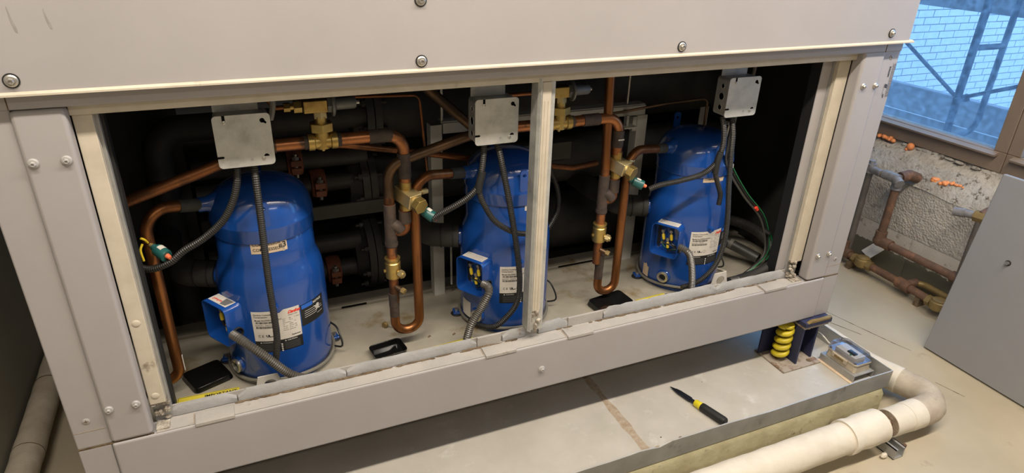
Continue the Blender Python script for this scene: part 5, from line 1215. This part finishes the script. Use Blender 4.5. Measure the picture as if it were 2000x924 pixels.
MB().tube(spline([(2.335, -0.034, 0.160), (2.325, -0.020, 0.168), (2.315, 0.0, 0.185), (2.318, 0.03, 0.184), (2.33, 0.09, 0.15), (2.34, 0.20, 0.108)], 0.01), 0.0030, 8).build('sensor_cable', 'wire_white', ls)

# ------------------------------------------------------------------ screwdriver
A = Vector((1.7285, -0.178, 0.1165)); Bt = Vector((1.675, 0.046, 0.1075)); d = (Bt-A).normalized(); L0 = (Bt-A).length
sd = thing('screwdriver', 'black and yellow multi-bit screwdriver lying on the drip pan', 'screwdriver', ((A+Bt)/2))
def prof_tube(name, m, pr, n=20): 
    return MB().tube([A+d*h for h, r in pr], 0, n, True, [r for h, r in pr]).build(name, m, sd)
prof_tube('grip', 'driver_black', [(0.0, 0.010), (0.003, 0.0135), (0.010, 0.0148), (0.075, 0.0148), (0.090, 0.0150), (0.096, 0.0135)])
prof_tube('collar', 'driver_yellow', [(0.094, 0.0125), (0.097, 0.0138), (0.108, 0.0122), (0.118, 0.0128), (0.122, 0.0115)])
prof_tube('shank', 'steel_dark', [(0.120, 0.0065), (0.140, 0.0065), (0.141, 0.0088), (0.150, 0.0090), (0.178, 0.0084), (0.186, 0.0086), (0.198, 0.0072), (0.206, 0.0060)])
prof_tube('bit', 'steel_dark', [(0.204, 0.0048), (0.214, 0.0040), (0.2295, 0.0010)], 8)

# ------------------------------------------------------------------ insulated pipes on the floor
YW, ZW, RW = -0.352, 0.091, 0.050
wpipe = thing('insulated_pipe', 'white wrapped pipe lying along the floor in front of the pad', 'insulated pipe', (1.6, YW, 0.0))
def wobble(path, r, seed, amp=0.0012):
    rnd = random.Random(seed); return [r+rnd.uniform(-amp, amp) for _ in path]
P = resample([Vector((0.3, YW, ZW)), Vector((2.205, YW, ZW))], 0.025); rr = wobble(P, RW, 1)
for i in range(len(P)):
    if P[i].x > 2.06: rr[i] += 0.0025
MB().tube(P, 0, 32, True, rr).build('wrap', 'pipe_wrap', wpipe)
P = resample([Vector((2.055, YW, ZW)), Vector((2.208, YW, ZW))], 0.02); MB().tube(P, 0, 32, True, wobble(P, RW+0.0045, 2, 0.002)).build('loose_wrap', 'pipe_wrap', wpipe)
MB().tube([(2.10, YW, ZW), (2.36, YW, ZW)], 0.022, 20).build('bare_pipe', 'rust_iron', wpipe)
MB().tube([(2.203, YW, ZW), (2.212, YW, ZW)], 0.046, 28).build('wool_end', 'wool_tan', wpipe)
P = resample(fillet([(2.252, YW, ZW-0.006), (2.545, YW, ZW-0.010), (2.475, -0.08, ZW-0.020), (2.462, 0.9, ZW-0.020)], [0.085, 0.3], 14), 0.02)
n1 = next(i for i, p in enumerate(P) if p.x > 2.365)
MB().tube(P[:n1+1], 0, 32, True, wobble(P[:n1+1], 0.0470, 3)).build('wrap', 'pipe_wrap', wpipe)
MB().tube(P[n1-2:n1+2], 0, 32, True, wobble(P[n1-2:n1+2], 0.0492, 3)).build('wrap_band', 'pipe_wrap', wpipe)
MB().tube([(2.2505, YW, ZW-0.004), (2.2530, YW, ZW-0.004)], 0.0440, 28).build('wool_end', 'wool_tan', wpipe)
n2 = next(i for i, p in enumerate(P) if p.y > -0.20)
MB().tube(P[n1:n2+1], 0, 32, True, wobble(P[n1:n2+1], 0.0478, 5, 0.0018)).build('elbow_wrap', 'pipe_wrap_dirty', wpipe)
MB().tube(P[n2-1:], 0, 32, True, wobble(P[n2-1:], 0.0490, 6, 0.001)).build('wrap', 'pipe_wrap', wpipe)
fb = MB(); rnd = random.Random(8)
for i in range(16):
    a = rnd.uniform(0, 2*PI); x = 2.215+rnd.uniform(0, 0.032); r_ = rnd.uniform(0.016, 0.030); c = Vector((x, YW+r_*math.cos(a), ZW+r_*math.sin(a)))
    fb.sphere(c, 1, 6, (rnd.uniform(.003,.010), .005, .005))
fb.build('torn_wool', 'wool_tan', wpipe, smooth=20)
su = thing('strut_channel', 'short steel strut channel carrying the white pipe', 'strut', (2.26, -0.36, 0.0))
for nm, a, b in (('channel_wall', (2.226, -0.425, 0.001), (2.229, -0.28, 0.041)), ('channel_wall', (2.266, -0.425, 0.001), (2.269, -0.28, 0.041)), ('channel_base', (2.226, -0.425, 0.001), (2.269, -0.28, 0.004)), ('channel_lip', (2.226, -0.425, 0.038), (2.236, -0.28, 0.041)), ('channel_lip', (2.259, -0.425, 0.038), (2.269, -0.28, 0.041))):
    MB().box(a, b).build(nm, 'galvanised_dull', su)
tag(MB().sphere((2.205, -0.405, 0.010), 1, 8, (0.014, 0.009, 0.010)).build('wrap_scrap', 'pipe_wrap', org=(2.205,-0.405,0.0), smooth=20), 'white scrap of wrap on the floor by the strut', 'scrap')
tag(MB().sphere((2.315, -0.395, 0.006), 1, 8, (0.008, 0.007, 0.006)).build('rust_flake', 'rust_iron', org=(2.315,-0.395,0), smooth=20), 'rusty flake on the floor right of the strut', 'flake')
lp = thing('insulated_pipe', 'dusty wrapped pipe along the left wall beside the cabinet', 'insulated pipe', (-0.278, 0.8, 0.0))
P = resample([Vector((-0.278, -0.6, 0.072)), Vector((-0.278, 2.8, 0.072))], 0.04)
MB().tube(P, 0, 28, True, wobble(P, 0.042, 12, 0.0012)).build('wrap', 'pipe_wrap_dirty', lp)
for y in (0.86, 0.52): MB().tube([(-0.278, y, 0.072), (-0.278, y+0.003, 0.072)], 0.0436, 28).build('wrap_seam', 'dirt', lp)
for y in (-0.4, 2.0): MB().box((-0.315, y, 0.0), (-0.24, y+0.05, 0.031)).build('support_block', 'galvanised_dull', lp)
for i, (x, y) in enumerate(((-0.125, 0.42), (-0.085, 0.56))):
    tag(MB().add([(x, y, 0.0006), (x+0.018, y+0.004, 0.0012), (x+0.020, y+0.012, 0.003), (x+0.004, y+0.012, 0.001)], [(0,1,2,3)]).build('paint_chip', 'paper_white' if i == 0 else 'dirt', org=(x, y, 0)), ('white paint chip on the floor left of the cabinet', 'brown flake on the floor left of the cabinet')[i], 'chip')

# ------------------------------------------------------------------ leaning panel
lean = math.atan2(0.096, 0.745)
ux = Vector((math.sin(lean), 0, math.cos(lean))); nx = Vector((-math.cos(lean), 0, math.sin(lean)))
lpn = thing('loose_panel', 'removed grey cabinet panel leaning in front of the window wall', 'panel', (2.90, -0.45, 0.0))
pc = Vector((2.910, -0.45, 0.004))
MB().obox(pc+ux*0.3755, Y, ux, nx, 0.425, 0.3755, 0.012).build('panel_sheet', 'panel_paint', lpn, bevel=0.004)
kc = pc+ux*0.457+nx*0.0122+Y*0.280
MB().lathe([(0.0105, 0), (0.0105, 0.002), (0.008, 0.003), (0.006, 0.003)], kc, nx, 20).build('latch_seat', 'black_rubber', lpn)
MB().hexa(kc+nx*0.002, nx, 0.0072, 0.010).build('latch_screw', 'bolt_metal', lpn)

# ------------------------------------------------------------------ rusty pipes by the window wall
def fit(mb_name, c, r, m, parent, sq=(1,1,1)): return MB().sphere(c, r, 14, sq).build(mb_name, m, parent)
wa = thing('wall_pipe', 'dark vertical pipe with grey fitting nearest the cabinet corner', 'pipe', (3.222, 0.665, 0.0))
MB().tube([(3.222, 0.665, 0.05), (3.222, 0.665, 0.50)], 0.0165, 16).build('pipe', 'dark_pipe', wa)
MB().tube([(3.222, 0.665, 0.485), (3.222, 0.665, 0.53)], 0.022, 16).build('coupling', 'galv_fitting', wa)
MB().tube([(3.222, 0.665, 0.528), (3.222, 0.665, 0.545)], 0.014, 10).build('cap', 'galv_fitting', wa)
MB().tube([(3.218, 0.655, 0.505), (3.200, 0.585, 0.508)], 0.0175, 16).build('nipple', 'galv_fitting', wa)
MB().tube([(3.205, 0.598, 0.508), (3.198, 0.560, 0.510)], 0.0125, 16).build('thin_nipple', 'old_brass', wa)
wb_ = thing('wall_pipe', 'rusty brown pipe dropping from a grey elbow and turning along the wall', 'pipe', (3.205, 0.50, 0.2))
MB().tube(fillet([(3.205, 0.500, 0.50), (3.205, 0.503, 0.195), (3.225, -0.50, 0.188)], 0.02, 6), 0.0185, 18).build('pipe', 'rust_iron', wb_)
MB().tube([(3.198, 0.572, 0.512), (3.196, 0.540, 0.514), (3.195, 0.490, 0.512)], 0, 18, True, [0.022, 0.0225, 0.024]).build('tee_run', 'galv_fitting', wb_)
MB().tube([(3.190, 0.500, 0.512), (3.178, 0.470, 0.500)], 0.0215, 18).build('tee_end', 'galv_fitting', wb_)
MB().tube([(3.205, 0.500, 0.462), (3.205, 0.500, 0.512)], 0.0235, 18).build('tee_drop', 'galv_fitting', wb_)
MB().tube(fillet([(3.215, 0.500, 0.52), (3.26, 0.492, 0.528), (3.31, 0.485, 0.51)], 0.02), 0.024, 18).build('wall_elbow', 'rust_iron', wb_)
fit('elbow_body', (3.205, 0.503, 0.197), 0.030, 'rust_iron', wb_)
MB().tube([(3.205, 0.503, 0.20), (3.205, 0.503, 0.245)], 0.0262, 18).build('elbow_collar', 'rust_iron', wb_)
MB().tube([(3.206, 0.490, 0.194), (3.208, 0.440, 0.194)], 0.0262, 18).build('elbow_collar', 'rust_iron', wb_)
MB().tube([(3.216, 0.140, 0.190), (3.217, 0.075, 0.190)], 0.0245, 18).build('coupling', 'rust_iron', wb_)
wc = thing('floor_pipe', 'brown pipe with two old brass valves along the foot of the wall', 'pipe', (3.19, 0.35, 0.0))
MB().tube([(3.196, 0.66, 0.058), (3.190, 0.33, 0.056), (3.172, 0.12, 0.056), (3.165, -0.40, 0.056)], 0.0178, 18).build('pipe', 'rust_iron', wc)
for (y, x) in ((0.545, 3.190), (0.125, 3.168)):
    v = MB().lathe([(0.020, -0.032), (0.034, -0.022), (0.037, 0.0), (0.036, 0.012), (0.030, 0.016), (0.030, 0.022), (0.022, 0.026), (0.0, 0.027)], (x, y, 0.064), Z, 26).build('check_valve', 'old_brass', wc)
    for s in (-1, 1): MB().hexa((x, y+s*0.032, 0.058), (0, s, 0), 0.0245, 0.022).build('valve_end', 'old_brass', v)
MB().tube([(3.192, 0.345, 0.056), (3.184, 0.275, 0.056)], 0.0262, 18).build('tee_run', 'rust_iron', wc)
MB().tube(fillet([(3.188, 0.31, 0.056), (3.235, 0.30, 0.066), (3.255, 0.26, 0.070), (3.250, -0.1, 0.060)], 0.03), 0.0145, 14).build('branch_pipe', 'old_brass', wc)
MB().tube([(3.200, 0.305, 0.058), (3.245, 0.292, 0.068)], 0.0205, 16).build('branch_collar', 'rust_iron', wc)
MB().tube([(3.198, 0.625, 0.058), (3.198, 0.70, 0.058)], 0.026, 16).build('elbow_end', 'rust_iron', wc)
MB().tube([(3.198, 0.67, 0.05), (3.198, 0.67, 0.12)], 0.022, 16).build('elbow_rise', 'rust_iron', wc)
for y in (0.60, 0.22): MB().box((3.165, y-0.012, 0.0), (3.215, y+0.012, 0.042)).build('pipe_support', 'dirt', wc)
tag(MB().obox((3.262, 0.560, 0.105), Vector((0.5, -0.25, 0.5)).normalized(), Vector((0.45, 0.88, 0.0)).normalized(), Vector((-0.5, 0.25, 0.8)).normalized(), 0.04, 0.045, 0.0006).build('paper_tag', 'paper_white', org=(3.262, 0.56, 0.10)), 'white paper tag by the brass valve at the wall foot', 'paper')
wd = thing('wall_valve', 'grey pipe union sticking out from the wall beside the leaning panel', 'pipe fitting', (3.2, 0.15, 0.48))
MB().tube([(3.190, 0.208, 0.474), (3.198, 0.165, 0.482)], 0.0195, 12).build('union_nut', 'galv_fitting', wd)
MB().tube([(3.197, 0.168, 0.482), (3.205, 0.115, 0.486)], 0.0165, 16).build('nipple', 'galv_fitting', wd)
MB().hexa((3.203, 0.130, 0.486), (0.1, -1, 0.05), 0.025, 0.05).build('body', 'old_brass', wd)
MB().tube(fillet([(3.206, 0.105, 0.495), (3.235, 0.095, 0.515), (3.31, 0.09, 0.49)], 0.02), 0.020, 16).build('wall_elbow', 'rust_iron', wd)
MB().tube([(3.206, 0.105, 0.50), (3.206, 0.105, 0.10)], 0.015, 14).build('drop_pipe', 'dark_pipe', wd)

# ------------------------------------------------------------------ orange foam on the ledge
def foam(c, n, spread, r, label, seed):
    rnd = random.Random(seed); mb = MB(); c = Vector(c)
    for i in range(n):
        p = c+Vector((rnd.uniform(-1, 1)*spread[0], rnd.uniform(-1, 1)*spread[1], rnd.uniform(-0.2, 1)*spread[2])); q = r*rnd.uniform(0.5, 1.1)
        mb.sphere(p, q, 10, (1, rnd.uniform(0.8, 1.3), 0.8))
    tag(mb.build('spray_foam', 'foam_orange', org=c, smooth=60), label, 'foam', 'orange spray foam on the ledge')
foam((3.412, 0.770, 0.606), 16, (0.010, 0.045, 0.008), 0.012, 'orange foam clump tucked under the window frame by the cabinet', 1)
tag(MB().sphere((3.408, 0.628, 0.607), 0.0175, 18).sphere((3.398, 0.638, 0.592), 0.008, 10).build('foam_ball', 'foam_orange', org=(3.408, 0.628, 0.592)), 'round orange foam ball under the window frame', 'foam')
foam((3.334, 0.390, 0.520), 26, (0.016, 0.034, 0.010), 0.012, 'biggest orange foam patch in the middle of the ledge', 2)
foam((3.345, 0.315, 0.532), 14, (0.020, 0.030, 0.003), 0.0085, 'thin orange foam smear just right of the biggest patch', 3)
foam((3.375, 0.640, 0.567), 3, (0.006, 0.008, 0.002), 0.005, 'orange foam crumbs below the round foam ball', 4)
foam((3.345, 0.690, 0.527), 3, (0.006, 0.014, 0.002), 0.004, 'orange foam crumbs on the ledge near the cabinet corner', 5)

for o in bpy.data.objects:
    if '_org' in o: del o['_org']
